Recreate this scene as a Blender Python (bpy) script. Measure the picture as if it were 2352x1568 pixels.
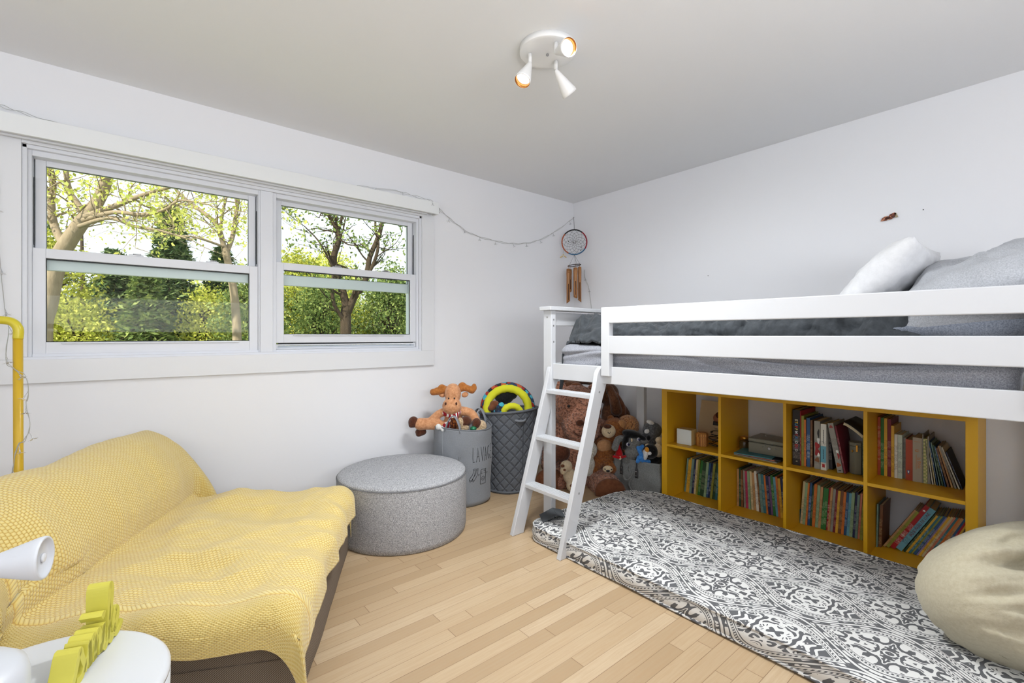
import bpy, bmesh, math, random
from mathutils import Vector, Matrix, noise, Euler

for o in list(bpy.data.objects):
    bpy.data.objects.remove(o)
SC = bpy.context.scene
COL = SC.collection
PI = math.pi
def rad(a): return math.radians(a)

# ------------------------------------------------------------------ camera
cam = bpy.data.objects.new('camera', bpy.data.cameras.new('camera'))
COL.objects.link(cam)
cam.location = (0, 0, 1.095)
cam.rotation_euler = (rad(90), 0, rad(50.33 - 90))
cam.data.sensor_width = 36
cam.data.lens = 36 * 1065 / 2352
cam.data.shift_y = -13 / 2352
cam.data.clip_start = 0.02
cam.data.clip_end = 300
SC.camera = cam

SC.view_settings.view_transform = 'Standard'
SC.view_settings.look = 'None'
SC.view_settings.gamma = 1
SC.view_settings.use_curve_mapping = False
SC.view_settings.exposure = 0.50

# ------------------------------------------------------------------ world
W = bpy.data.worlds.new('world'); SC.world = W
W.use_nodes = True
nt = W.node_tree
bg = nt.nodes['Background']
bg.inputs[0].default_value = (0.90, 0.95, 1.0, 1)
bg.inputs[1].default_value = 1.0

def light(name, kind, loc, rot, energy, color=(1, 1, 1), size=None, sizey=None, **kw):
    d = bpy.data.lights.new(name, kind)
    d.energy = energy; d.color = color
    if kind == 'AREA':
        d.shape = 'RECTANGLE'; d.size = size; d.size_y = sizey or size
    for k, v in kw.items(): setattr(d, k, v)
    o = bpy.data.objects.new(name, d); COL.objects.link(o)
    o.location = loc; o.rotation_euler = rot
    return o
# sun over the garden, from the left
sun = light('sun', 'SUN', (0, 0, 10), (0, 0, 0), 5.0, (1, 0.93, 0.80), angle=rad(1.0))
sun.rotation_euler = Vector((0.80, 0.38, -0.62)).to_track_quat('-Z', 'Y').to_euler()
# added fill panels out of view, tilted up to brighten ceiling and walls
light('fill_light_back', 'AREA', (0.3, -1.34, 1.50), (rad(143), 0, 0), 68, (0.955, 0.975, 1.0), 2.4, 1.2)
light('fill_light_left', 'AREA', (-1.62, 0.6, 1.50), (rad(138), 0, rad(-90)), 9, (0.95, 0.975, 1.0), 2.0, 1.2)

# ------------------------------------------------------------------ helpers
def lin(c):
    r = []
    for v in c[:3]:
        v = v / 255.0
        r.append(v / 12.92 if v <= 0.04045 else ((v + 0.055) / 1.055) ** 2.4)
    return (r[0], r[1], r[2], 1)

class Mt:
    """small node material builder"""
    def __init__(s, name, col, rough=0.6, metal=0.0, spec=0.5):
        s.m = bpy.data.materials.new(name); s.m.use_nodes = True
        s.t = s.m.node_tree; s.b = s.t.nodes['Principled BSDF']
        s.b.inputs['Base Color'].default_value = lin(col)
        s.b.inputs['Roughness'].default_value = rough
        s.b.inputs['Metallic'].default_value = metal
        s.b.inputs['Specular IOR Level'].default_value = spec
        s._tc = None
    def n(s, typ, **kw):
        nd = s.t.nodes.new(typ)
        for k, v in kw.items(): setattr(nd, k, v)
        return nd
    def l(s, a, b): s.t.links.new(a, b)
    def co(s, which='Object'):
        if s._tc is None: s._tc = s.n('ShaderNodeTexCoord')
        return s._tc.outputs[which]
    def math(s, op, a, b=None, c=None):
        nd = s.n('ShaderNodeMath', operation=op)
        for i, x in enumerate((a, b, c)):
            if x is None: continue
            if isinstance(x, (int, float)): nd.inputs[i].default_value = x
            else: s.l(x, nd.inputs[i])
        return nd.outputs[0]
    def mix(s, fac, c1, c2):
        nd = s.n('ShaderNodeMix', data_type='RGBA')
        for idx, x in ((0, fac), (6, c1), (7, c2)):
            if isinstance(x, (int, float)): nd.inputs[idx].default_value = x
            elif isinstance(x, (tuple, list)): nd.inputs[idx].default_value = x
            else: s.l(x, nd.inputs[idx])
        return nd.outputs[2]
    def noise(s, scale, detail=2, rough=0.5, vec=None, dist=0):
        nd = s.n('ShaderNodeTexNoise')
        nd.inputs['Scale'].default_value = scale; nd.inputs['Detail'].default_value = detail
        nd.inputs['Roughness'].default_value = rough; nd.inputs['Distortion'].default_value = dist
        s.l(vec if vec is not None else s.co(), nd.inputs['Vector'])
        return nd.outputs['Fac']
    def ramp(s, fac, stops, interp='LINEAR'):
        nd = s.n('ShaderNodeValToRGB'); nd.color_ramp.interpolation = interp
        e = nd.color_ramp.elements
        while len(e) < len(stops): e.new(0.5)
        for i, (p, c) in enumerate(stops):
            e[i].position = p; e[i].color = c
        s.l(fac, nd.inputs[0]); return nd.outputs[0]
    def base(s, x): s.l(x, s.b.inputs['Base Color'])
    def bump(s, h, strength=0.4, dist=0.005):
        nd = s.n('ShaderNodeBump'); nd.inputs['Strength'].default_value = strength
        nd.inputs['Distance'].default_value = dist
        s.l(h, nd.inputs['Height']); s.l(nd.outputs[0], s.b.inputs['Normal'])

def plain(name, col, rough=0.5, metal=0.0, spec=0.5, nb=None):
    m = Mt(name, col, rough, metal, spec)
    if nb: m.bump(m.noise(nb[0], 3), nb[1], nb[2])
    return m.m
def fabric(name, col, col2, scale=300, rough=0.9, bs=0.5, bd=0.002, stretch=None):
    m = Mt(name, col, rough, 0, 0.15)
    v = m.co()
    if stretch:
        mp = m.n('ShaderNodeMapping'); mp.inputs['Scale'].default_value = stretch
        m.l(v, mp.inputs[0]); v = mp.outputs[0]
    f = m.noise(scale, 3, 0.7, v)
    f2 = m.ramp(f, [(0.35, (0, 0, 0, 1)), (0.65, (1, 1, 1, 1))])
    m.base(m.mix(f2, lin(col), lin(col2)))
    m.bump(f, bs, bd)
    m.b.inputs['Sheen Weight'].default_value = 0.15
    return m.m
def plush(name, col, col2, scale=90, bs=0.8, bd=0.006, curly=False):
    m = Mt(name, col, 0.95, 0, 0.1)
    if curly:
        nd = m.n('ShaderNodeTexVoronoi'); nd.inputs['Scale'].default_value = scale
        nz = m.n('ShaderNodeTexNoise'); nz.inputs['Scale'].default_value = scale * 0.7
        m.l(m.co(), nz.inputs['Vector'])
        vm = m.n('ShaderNodeVectorMath', operation='MULTIPLY_ADD')
        m.l(nz.outputs['Color'], vm.inputs[0]); vm.inputs[1].default_value = (0.03,) * 3; m.l(m.co(), vm.inputs[2])
        m.l(vm.outputs[0], nd.inputs['Vector'])
        f = nd.outputs['Distance']
        f2 = m.ramp(f, [(0.1, (0, 0, 0, 1)), (0.7, (1, 1, 1, 1))])
        h = m.math('SUBTRACT', 1.0, f)
    else:
        f = m.noise(scale, 4, 0.7); h = f
        f2 = m.ramp(f, [(0.3, (1, 1, 1, 1)), (0.62, (0, 0, 0, 1))])
    m.base(m.mix(f2, lin(col), lin(col2)))
    m.bump(h, bs, bd)
    m.b.inputs['Sheen Weight'].default_value = 0.3
    return m.m

class MB:
    def __init__(s): s.v = []; s.f = []; s.mi = []; s.sm = []; s.uv = None
    def add(s, vs, fs, mi=0, smooth=False):
        b = len(s.v); s.v.extend([tuple(v) for v in vs])
        for f in fs: s.f.append(tuple(i + b for i in f)); s.mi.append(mi); s.sm.append(smooth)
        return s
    def box(s, x0, x1, y0, y1, z0, z1, M=None, mi=0):
        vs = [Vector((x, y, z)) for z in (z0, z1) for y in (y0, y1) for x in (x0, x1)]
        if M is not None: vs = [M @ v for v in vs]
        return s.add(vs, [(0, 2, 3, 1), (4, 5, 7, 6), (0, 1, 5, 4), (2, 6, 7, 3), (0, 4, 6, 2), (1, 3, 7, 5)], mi)
    def tube(s, pts, r, n=8, mi=0, cap=True, flat=1.0):
        pts = [Vector(p) for p in pts]; k = len(pts)
        rs = r if isinstance(r, (list, tuple)) else [r] * k
        vs = []; up = None
        for i, p in enumerate(pts):
            a = pts[max(0, i - 1)]; b = pts[min(k - 1, i + 1)]
            t = (b - a)
            t = t.normalized() if t.length > 1e-9 else Vector((0, 0, 1))
            if up is None:
                up = Vector((0, 0, 1)) if abs(t.z) < 0.9 else Vector((1, 0, 0))
            e1 = (up - t * up.dot(t))
            if e1.length < 1e-6: e1 = Vector((1, 0, 0)) - t * t.x
            e1.normalize(); e2 = t.cross(e1); up = e1
            for j in range(n):
                an = 2 * PI * j / n
                vs.append(p + (e1 * math.cos(an) * flat + e2 * math.sin(an)) * rs[i])
        fs = []
        for i in range(k - 1):
            for j in range(n):
                a = i * n + j; b = i * n + (j + 1) % n
                fs.append((a, b, b + n, a + n))
        if cap:
            fs.append(tuple(reversed(range(n)))); fs.append(tuple(range((k - 1) * n, k * n)))
        return s.add(vs, fs, mi, True)
    def lathe(s, prof, n=32, M=None, mi=0, smooth=True, cap=True):
        vs = []
        for (r, z) in prof:
            for j in range(n):
                a = 2 * PI * j / n; v = Vector((r * math.cos(a), r * math.sin(a), z))
                vs.append(M @ v if M is not None else v)
        fs = []
        for i in range(len(prof) - 1):
            for j in range(n):
                a = i * n + j; b = i * n + (j + 1) % n
                fs.append((a, b, b + n, a + n))
        if cap and prof[0][0] > 1e-6: fs.append(tuple(reversed(range(n))))
        if cap and prof[-1][0] > 1e-6: fs.append(tuple(range((len(prof) - 1) * n, len(prof) * n)))
        return s.add(vs, fs, mi, smooth)
    def ell(s, c, r, M=None, mi=0, nu=20, nv=12):
        vs = []; c = Vector(c)
        if isinstance(r, (int, float)): r = (r, r, r)
        for i in range(nv + 1):
            th = PI * i / nv
            for j in range(nu):
                ph = 2 * PI * j / nu
                v = Vector((r[0] * math.sin(th) * math.cos(ph), r[1] * math.sin(th) * math.sin(ph), -r[2] * math.cos(th)))
                if M is not None: v = M @ v
                vs.append(c + v)
        fs = []
        for i in range(nv):
            for j in range(nu):
                a = i * nu + j; b = i * nu + (j + 1) % nu
                fs.append((a, b, b + nu, a + nu))
        return s.add(vs, fs, mi, True)
    def grid(s, fn, nu, nv, mi=0, uvfn=None):
        vs = [fn(i / nu, j / nv) for j in range(nv + 1) for i in range(nu + 1)]
        fs = [(j * (nu + 1) + i, j * (nu + 1) + i + 1, (j + 1) * (nu + 1) + i + 1, (j + 1) * (nu + 1) + i) for j in range(nv) for i in range(nu)]
        if uvfn:
            s.uv = [uvfn(i / nu, j / nv) for j in range(nv + 1) for i in range(nu + 1)]
        return s.add(vs, fs, mi, True)
    def build(s, name, mats, parent=None, bevel=0, remesh=0, solid=0, subsurf=0, displace=None, loc=None, smooth=None):
        me = bpy.data.meshes.new(name)
        me.from_pydata(s.v, [], s.f)
        if not isinstance(mats, (list, tuple)): mats = [mats]
        for m in mats: me.materials.append(m)
        for p, mi, sm in zip(me.polygons, s.mi, s.sm):
            p.material_index = mi; p.use_smooth = sm if smooth is None else smooth
        if s.uv:
            ul = me.uv_layers.new(name='UVMap')
            for lp in me.loops: ul.data[lp.index].uv = s.uv[lp.vertex_index]
        me.update()
        o = bpy.data.objects.new(name, me); COL.objects.link(o)
        if parent is not None: o.parent = parent
        if loc is not None: o.location = loc
        if remesh:
            md = o.modifiers.new('remesh', 'REMESH'); md.mode = 'VOXEL'; md.voxel_size = remesh; md.use_smooth_shade = True
            sd = o.modifiers.new('smooth', 'SMOOTH'); sd.factor = 0.6; sd.iterations = 5
        if solid:
            md = o.modifiers.new('solid', 'SOLIDIFY'); md.thickness = solid; md.offset = 0
        if subsurf:
            md = o.modifiers.new('sub', 'SUBSURF'); md.levels = subsurf; md.render_levels = subsurf
        if bevel:
            md = o.modifiers.new('bevel', 'BEVEL'); md.width = bevel; md.segments = 2; md.limit_method = 'ANGLE'; md.angle_limit = rad(50)
        if displace:
            tx = bpy.data.textures.new(name + '_tex', 'CLOUDS'); tx.noise_scale = displace[0]
            md = o.modifiers.new('disp', 'DISPLACE'); md.texture = tx; md.strength = displace[1]; md.texture_coords = 'LOCAL'
        return o

def tag(o, label=None, cat=None, group=None, kind=None):
    if label: o['label'] = label
    if cat: o['category'] = cat
    if group: o['group'] = group
    if kind: o['kind'] = kind
    return o
def thing(name, label, cat, loc=(0, 0, 0), rotz=0, group=None):
    o = bpy.data.objects.new(name, None); COL.objects.link(o)
    o.empty_display_size = 0.05
    o.location = loc; o.rotation_euler = (0, 0, rotz)
    return tag(o, label, cat, group)
def lbl(o, t): o['label'] = t; return o
def RX(a): return Matrix.Rotation(rad(a), 4, 'X')
def RY(a): return Matrix.Rotation(rad(a), 4, 'Y')
def RZ(a): return Matrix.Rotation(rad(a), 4, 'Z')
def T(x, y, z): return Matrix.Translation((x, y, z))
def look(d):   # matrix turning +Z to direction d
    return Vector(d).to_track_quat('Z', 'Y').to_matrix().to_4x4()
def smooth_path(pts, k=6):
    pts = [Vector(p) for p in pts]; out = []
    n = len(pts)
    for i in range(n - 1):
        p0 = pts[max(0, i - 1)]; p1 = pts[i]; p2 = pts[i + 1]; p3 = pts[min(n - 1, i + 2)]
        for j in range(k):
            t = j / k; t2 = t * t; t3 = t2 * t
            out.append(0.5 * ((2 * p1) + (p2 - p0) * t + (2 * p0 - 5 * p1 + 4 * p2 - p3) * t2 + (3 * p1 - p0 - 3 * p2 + p3) * t3))
    out.append(pts[-1]); return out
def text_to(mb, s, size, M, extr=0.0003, mi=0, bold=0.0, sx=1.0):
    c = bpy.data.curves.new('txt', 'FONT'); c.body = s; c.size = size; c.extrude = extr; c.align_x = 'CENTER'; c.align_y = 'CENTER'; c.offset = bold
    c.resolution_u = 3
    o = bpy.data.objects.new('txt', c); COL.objects.link(o)
    dg = bpy.context.evaluated_depsgraph_get(); dg.update()
    me = bpy.data.meshes.new_from_object(o.evaluated_get(dg))
    S = Matrix.Diagonal((sx, 1, 1, 1))
    mb.add([M @ (S @ v.co) for v in me.vertices], [tuple(p.vertices) for p in me.polygons], mi)
    bpy.data.objects.remove(o); bpy.data.meshes.remove(me); bpy.data.curves.remove(c)

# ------------------------------------------------------------------ materials
WALL = Mt('wall_paint', (239, 240, 244), 0.75); WALL.bump(WALL.noise(25, 3), 0.08, 0.003); WALL = WALL.m
CEIL = plain('ceiling_paint', (238, 239, 241), 0.85, nb=(40, 0.08, 0.002))
TRIM = plain('trim_paint', (230, 232, 236), 0.45, nb=(30, 0.04, 0.002))
VALM = plain('valance_paint', (236, 239, 241), 0.55, nb=(12, 0.05, 0.004))
VINYL = plain('vinyl_frame', (226, 229, 236), 0.35)
DARKSEAL = plain('dark_gasket', (40, 44, 48), 0.6)
BEDW = plain('bed_white_paint', (202, 204, 208), 0.38, nb=(35, 0.05, 0.002))
STEEL = plain('steel', (170, 170, 172), 0.35, 0.9)
GOLD = plain('gold_metal', (190, 140, 60), 0.3, 0.9)
BLACK = plain('black_plastic', (18, 18, 20), 0.4)

def glass_mat():
    m = bpy.data.materials.new('window_glass'); m.use_nodes = True
    t = m.node_tree; t.nodes.clear()
    o = t.nodes.new('ShaderNodeOutputMaterial'); mx = t.nodes.new('ShaderNodeMixShader')
    a = t.nodes.new('ShaderNodeBsdfTransparent'); a.inputs[0].default_value = (0.95, 0.98, 0.965, 1)
    g = t.nodes.new('ShaderNodeBsdfGlossy'); g.inputs['Roughness'].default_value = 0.01
    f = t.nodes.new('ShaderNodeFresnel'); f.inputs[0].default_value = 1.16
    t.links.new(f.outputs[0], mx.inputs[0]); t.links.new(a.outputs[0], mx.inputs[1]); t.links.new(g.outputs[0], mx.inputs[2])
    t.links.new(mx.outputs[0], o.inputs[0]); return m
GLASS = glass_mat()

def floor_mat():
    m = Mt('oak_strip_floor', (214, 180, 138), 0.38)
    sp = m.n('ShaderNodeSeparateXYZ'); m.l(m.co(), sp.inputs[0])
    x, y = sp.outputs[0], sp.outputs[1]
    yy = m.math('DIVIDE', y, 0.0572); row = m.math('FLOOR', yy); fy = m.math('FRACT', yy)
    wn = m.n('ShaderNodeTexWhiteNoise', noise_dimensions='1D'); m.l(row, wn.inputs['W'])
    xo = m.math('MULTIPLY_ADD', wn.outputs['Value'], 7.3, x)
    wn2 = m.n('ShaderNodeTexWhiteNoise', noise_dimensions='1D'); m.l(m.math('ADD', row, 37.5), wn2.inputs['W'])
    ln = m.math('MULTIPLY_ADD', wn2.outputs['Value'], 0.5, 0.55)
    xx = m.math('DIVIDE', xo, ln); colm = m.math('FLOOR', xx); fx = m.math('FRACT', xx)
    cb = m.n('ShaderNodeCombineXYZ'); m.l(row, cb.inputs[0]); m.l(colm, cb.inputs[1])
    w3 = m.n('ShaderNodeTexWhiteNoise', noise_dimensions='3D'); m.l(cb.outputs[0], w3.inputs['Vector'])
    c = m.ramp(w3.outputs['Value'], [(0, lin((176, 151, 118))), (0.35, lin((187, 162, 129))), (0.7, lin((195, 171, 138))), (1, lin((204, 182, 151)))])
    # grain
    gv = m.n('ShaderNodeCombineXYZ'); m.l(m.math('MULTIPLY', x, 2.2), gv.inputs[0]); m.l(m.math('MULTIPLY', y, 38), gv.inputs[1])
    m.l(m.math('MULTIPLY', w3.outputs['Value'], 40), gv.inputs[2])
    g = m.noise(3.0, 5, 0.65, gv.outputs[0], 0.8)
    c = m.mix(m.math('MULTIPLY', m.ramp(g, [(0.42, (0, 0, 0, 1)), (0.62, (1, 1, 1, 1))]), 0.35), c, lin((180, 148, 112)))
    # cathedral grain
    wv = m.n('ShaderNodeTexWave', wave_type='BANDS', bands_direction='Y'); wv.inputs['Scale'].default_value = 0.55
    wv.inputs['Distortion'].default_value = 9; wv.inputs['Detail'].default_value = 1; wv.inputs['Detail Scale'].default_value = 0.5
    m.l(gv.outputs[0], wv.inputs['Vector'])
    c = m.mix(m.math('MULTIPLY', wv.outputs['Fac'], 0.10), c, lin((172, 140, 104)))
    # seams
    ey = m.math('LESS_THAN', m.math('MINIMUM', fy, m.math('SUBTRACT', 1.0, fy)), 0.016)
    dx = m.math('MULTIPLY', m.math('MINIMUM', fx, m.math('SUBTRACT', 1.0, fx)), ln)
    ex = m.math('LESS_THAN', dx, 0.0011)
    sm = m.n('ShaderNodeTexWhiteNoise', noise_dimensions='1D'); m.l(m.math('ADD', row, 91.5), sm.inputs['W'])
    e = m.math('MAXIMUM', m.math('MULTIPLY', ey, m.math('MULTIPLY_ADD', sm.outputs['Value'], 0.6, 0.3)), m.math('MULTIPLY', ex, 0.7))
    c = m.mix(e, c, lin((110, 78, 48)))
    m.base(c)
    m.bump(m.math('SUBTRACT', 1.0, e), 0.3, 0.001)
    return m.m

# ================================================================== SETTING
XW, YW, HC = 3.125, 2.892, 2.298
XL, YB = -1.70, -1.40
def struct(name, mb, m, bevel=0, parent=None):
    o = mb.build(name, m, parent, bevel=bevel)
    if parent is None: o['kind'] = 'structure'
    return o
struct('floor', MB().box(XL - .1, XW + .1, YB - .1, YW + .16, -0.05, 0), floor_mat())
struct('ceiling', MB().box(XL - .1, XW + .1, YB - .1, YW + .16, HC, HC + .1), CEIL)
struct('wall_right', MB().box(XW, XW + .1, YB - .1, YW + .16, 0, HC), WALL)
struct('wall_left', MB().box(XL - .1, XL, YB - .1, YW + .16, 0, HC), WALL)
struct('wall_back', MB().box(XL, XW, YB - .1, YB, 0, HC), WALL)
wx0, wx1, wz0, wz1 = -.345, 1.575, .985, 1.935
mb = MB()
mb.box(XL, wx0, YW, YW + .15, 0, HC).box(wx1, XW, YW, YW + .15, 0, HC)
mb.box(wx0, wx1, YW, YW + .15, 0, wz0).box(wx0, wx1, YW, YW + .15, wz1, HC)
struct('wall_window', mb, WALL)
# casing boards round the window
mb = MB()
mb.box(-.50, 1.669, 2.873, YW, .888, .992)
mb.box(-.50, -.350, 2.873, YW, .992, 2.02)
mb.box(1.574, 1.669, 2.873, YW, .992, 2.02)
mb.box(-.350, 1.574, 2.873, YW, 1.925, 2.02)
struct('trim_1', mb, TRIM, bevel=.002)
# small stop beads inside the casing
mb = MB()
mb.box(-.350, -.334, 2.884, 2.92, 1.003, 1.925).box(1.558, 1.574, 2.884, 2.92, 1.003, 1.925)
mb.box(-.350, 1.574, 2.884, 2.92, 1.909, 1.925).box(-.350, 1.574, 2.884, 3.04, .985, 1.003)
mb.box(.572, .636, 2.892, 2.96, 1.003, 1.909)
struct('trim_2', mb, VINYL, bevel=.002)

def ring(mb, x0, x1, z0, z1, w, y0, y1, wb=None, wt=None):
    wb = wb or w; wt = wt or w
    mb.box(x0, x0 + w, y0, y1, z0, z1).box(x1 - w, x1, y0, y1, z0, z1)
    mb.box(x0 + w, x1 - w, y0, y1, z0, z0 + wb).box(x0 + w, x1 - w, y0, y1, z1 - wt, z1)
    return mb
def window_unit(name, fx0, fx1, lz0, lz1, glz0, glz1):
    root = bpy.data.objects.new(name, None); COL.objects.link(root); root['kind'] = 'structure'
    ring(MB(), fx0, fx1, 1.0, 1.915, .022, 2.905, 3.03, wb=.016, wt=.03).build('window_frame', VINYL, root, bevel=.002)
    ring(MB(), fx0, fx1, 1.0, 1.915, .034, 2.992, 3.04).build('window_frame', VINYL, root)
    a, b = fx0 + .024, fx1 - .024
    up = ring(MB(), a + .002, b - .002, 1.392, 1.893, .035, 2.958, 2.988, wb=.062, wt=.032).build('upper_sash', VINYL, root, bevel=.003)
    gk = MB(); ring(gk, a + .034, b - .034, 1.452, 1.864, .004, 2.962, 2.970); gk.build('glazing_seal', DARKSEAL, up)
    MB().box(a + .036, b - .036, 2.970, 2.974, 1.45, 1.865).build('window_pane', GLASS, up)
    # side tracks beside the lower sash
    MB().box(a - .0015, a + .0015, 2.944, 2.950, 1.50, 1.80).box(b - .0015, b + .0015, 2.944, 2.950, 1.50, 1.80).build('sash_track', DARKSEAL, root)
    lo = ring(MB(), a - .002, b + .002, lz0, lz1, .042, 2.914, 2.948, wb=glz0 - lz0, wt=lz1 - glz1)
    lo.box(a + .09, b - .09, 2.904, 2.914, glz0 - .008, glz0 - .002)
    lo = lo.build('lower_sash', VINYL, root, bevel=.002)
    gk = MB(); ring(gk, a + .039, b - .039, glz0, glz1, .003, 2.925, 2.933, wt=.005); gk.build('glazing_seal', DARKSEAL, lo)
    MB().box(a + .04, b - .04, 2.934, 2.938, glz0, glz1).build('window_pane', GLASS, lo)
    for t in (.40, .76):
        x = a + (b - a) * t
        MB().box(x - .028, x + .028, 2.925, 2.95, lz1, lz1 + .008).box(x - .012, x + .02, 2.93, 2.945, lz1 + .008, lz1 + .014).build('sash_lock', STEEL, lo, bevel=.002)
    return root
w1 = window_unit('window_1', -.344, .586, 1.005, 1.484, 1.067, 1.441)
w2 = window_unit('window_2', .634, 1.568, 1.054, 1.520, 1.104, 1.478)
# dark strip painted in as the gap's shade, and lower track under the raised right sash
MB().box(.675, 1.535, 2.93, 2.945, 1.046, 1.0535).build('gap_shade_strip', DARKSEAL, w2)
ring(MB(), .66, 1.545, 1.018, 1.046, .008, 2.925, 2.95).build('bottom_track', VINYL, w2, bevel=.001)
# valance / blind cassette above the window
vl = MB().box(-.62, 1.664, 2.800, 2.812, 1.938, 2.018).box(-.62, 1.664, 2.812, 2.873, 2.006, 2.018).box(1.652, 1.664, 2.812, 2.873, 1.938, 2.006)
vl = vl.build('window_valance', VALM, None, bevel=.002)
tag(vl, 'long off-white valance box running across the top of the double window', 'valance')
MB().box(-.60, 1.64, 2.822, 2.842, 1.944, 1.962).build('rail', TRIM, vl)
MB().box(-.60, 1.60, 2.846, 2.862, 1.936, 1.95).build('rail', TRIM, vl)

# made-up frames on the solid walls, put there for the fill panels
for nm, M in (('fill_frame_back', T(.9, YB, 1.45)), ('fill_frame_left', T(XL, .6, 1.45) @ RZ(-90))):
    mb = MB(); w = 1.32
    for x0, x1, z0, z1 in ((-w, w, .72, .82), (-w, w, -.82, -.72), (-w, -w + .1, -.72, .72), (w - .1, w, -.72, .72)):
        mb.box(x0, x1, 0, .03, z0, z1, M)
    struct(nm, mb, TRIM, bevel=.003)

# ================================================================== GARDEN
rnd = random.Random(7)
def leafmat(name, c1, c2, c3, tr=0.35):
    m = bpy.data.materials.new(name); m.use_nodes = True; t = m.node_tree; t.nodes.clear()
    o = t.nodes.new('ShaderNodeOutputMaterial'); mx = t.nodes.new('ShaderNodeMixShader'); mx.inputs[0].default_value = tr
    d = t.nodes.new('ShaderNodeBsdfDiffuse'); r = t.nodes.new('ShaderNodeBsdfTranslucent')
    g = t.nodes.new('ShaderNodeNewGeometry'); cr = t.nodes.new('ShaderNodeValToRGB')
    e = cr.color_ramp.elements; e.new(.5)
    for i, c in enumerate((c1, c2, c3)): e[i].position = i / 2; e[i].color = lin(c)
    t.links.new(g.outputs['Random Per Island'], cr.inputs[0])
    t.links.new(cr.outputs[0], d.inputs[0]); t.links.new(cr.outputs[0], r.inputs[0])
    t.links.new(d.outputs[0], mx.inputs[1]); t.links.new(r.outputs[0], mx.inputs[2]); t.links.new(mx.outputs[0], o.inputs[0])
    return m
L_SPRING = leafmat('spring_leaf', (176, 184, 84), (212, 214, 110), (236, 236, 150))
L_YELLOW = leafmat('yellow_green_leaf', (140, 150, 62), (188, 190, 84), (224, 220, 116))
L_GREEN = leafmat('green_leaf', (84, 104, 60), (124, 142, 82), (178, 188, 112))
L_DARK = leafmat('conifer_needle', (66, 88, 58), (104, 126, 80), (158, 172, 114), 0.2)
def bark(name, c1, c2):
    m = Mt(name, c1, 0.9, 0, .1)
    v = m.n('ShaderNodeMapping'); v.inputs['Scale'].default_value = (1, 1, .25); m.l(m.co(), v.inputs[0])
    f = m.noise(18, 4, .6, v.outputs[0]); m.base(m.mix(f, lin(c1), lin(c2))); m.bump(f, .6, .02); return m.m
B_LIGHT = bark('pale_bark', (120, 105, 86), (176, 158, 134))  # paler bark colours, used on the maple and the ash
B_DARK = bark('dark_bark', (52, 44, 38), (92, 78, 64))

def quad(mb, p, s, n, asp=1.0):
    n = Vector(n).normalized()
    a = n.orthogonal().normalized(); b = n.cross(a)
    th = rnd.random() * PI; a, b = a * math.cos(th) + b * math.sin(th), b * math.cos(th) - a * math.sin(th)
    a *= s * asp; b *= s
    mb.add([p - a, p - b * .55 - a * .1, p + a, p + b * .55 - a * .1], [(0, 1, 2, 3)])
def rv(): return Vector((rnd.gauss(0, 1), rnd.gauss(0, 1), rnd.gauss(0, 1)))
def leaf_cluster(mb, c, r, n, s):
    for _ in range(n):
        quad(mb, Vector(c) + rv() * r * .5, s * rnd.uniform(.6, 1.3), rv())
def twigs(tb, lb, p, d, length, r, depth, ls, ln):
    """recursive side shoots with leaf clusters near the tips"""
    d = Vector(d).normalized(); pts = [Vector(p)]; q = Vector(p)
    k = 4
    for i in range(k):
        d = (d + rv() * .17 + Vector((0, 0, .05))).normalized(); q = q + d * length / k; pts.append(q.copy())
    tb.tube(pts, [r * (1 - .75 * i / k) for i in range(k + 1)], 5, cap=False)
    if depth > 0:
        for i in range(1, k + 1):
            if rnd.random() < .9:
                sd = (d + rv() * .65).normalized()
                twigs(tb, lb, pts[i], sd, length * rnd.uniform(.45, .7), r * .45, depth - 1, ls, ln)
    else:
        for i in (2, 3, 4): leaf_cluster(lb, pts[i], .10, ln, ls)
def big_tree(name, label, limbs, lmat, bmat, depth=2, step=2, ls=.035, ln=5, sl=.75):
    """limbs: list of (points, r0, r1)"""
    base = limbs[0][0][0]
    root = thing(name, label, 'tree', (base[0], base[1], -1.6), 0, None)
    off = Vector((base[0], base[1], -1.6))
    tb = MB(); bb = MB(); lb = MB()
    for li, (pts, r0, r1) in enumerate(limbs):
        pp = [Vector(p) - off for p in pts]
        if li == 0: pp = [Vector((0.05, 0, 0))] + pp
        sp = smooth_path(pp, 5); k = len(sp)
        (tb if li == 0 else bb).tube(sp, [r0 + (r1 - r0) * i / (k - 1) for i in range(k)], 10, cap=False)
        if li > 0:
            for i in range(3, k, step):
                r = r0 + (r1 - r0) * i / (k - 1)
                t = (sp[min(k - 1, i + 1)] - sp[i - 1]).normalized()
                sd = (t * .6 + rv() * .6).normalized()
                twigs(bb, lb, sp[i], sd, sl * rnd.uniform(.5, 1.2), max(.006, r * .4), depth - 1, ls, ln)
            twigs(bb, lb, sp[-1], (sp[-1] - sp[-2]), sl, r1 * .9, depth, ls, ln)
    tb.build('trunk', bmat, root); bb.build('branches', bmat, root); lb.build('foliage', lmat, root)
    return root
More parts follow.
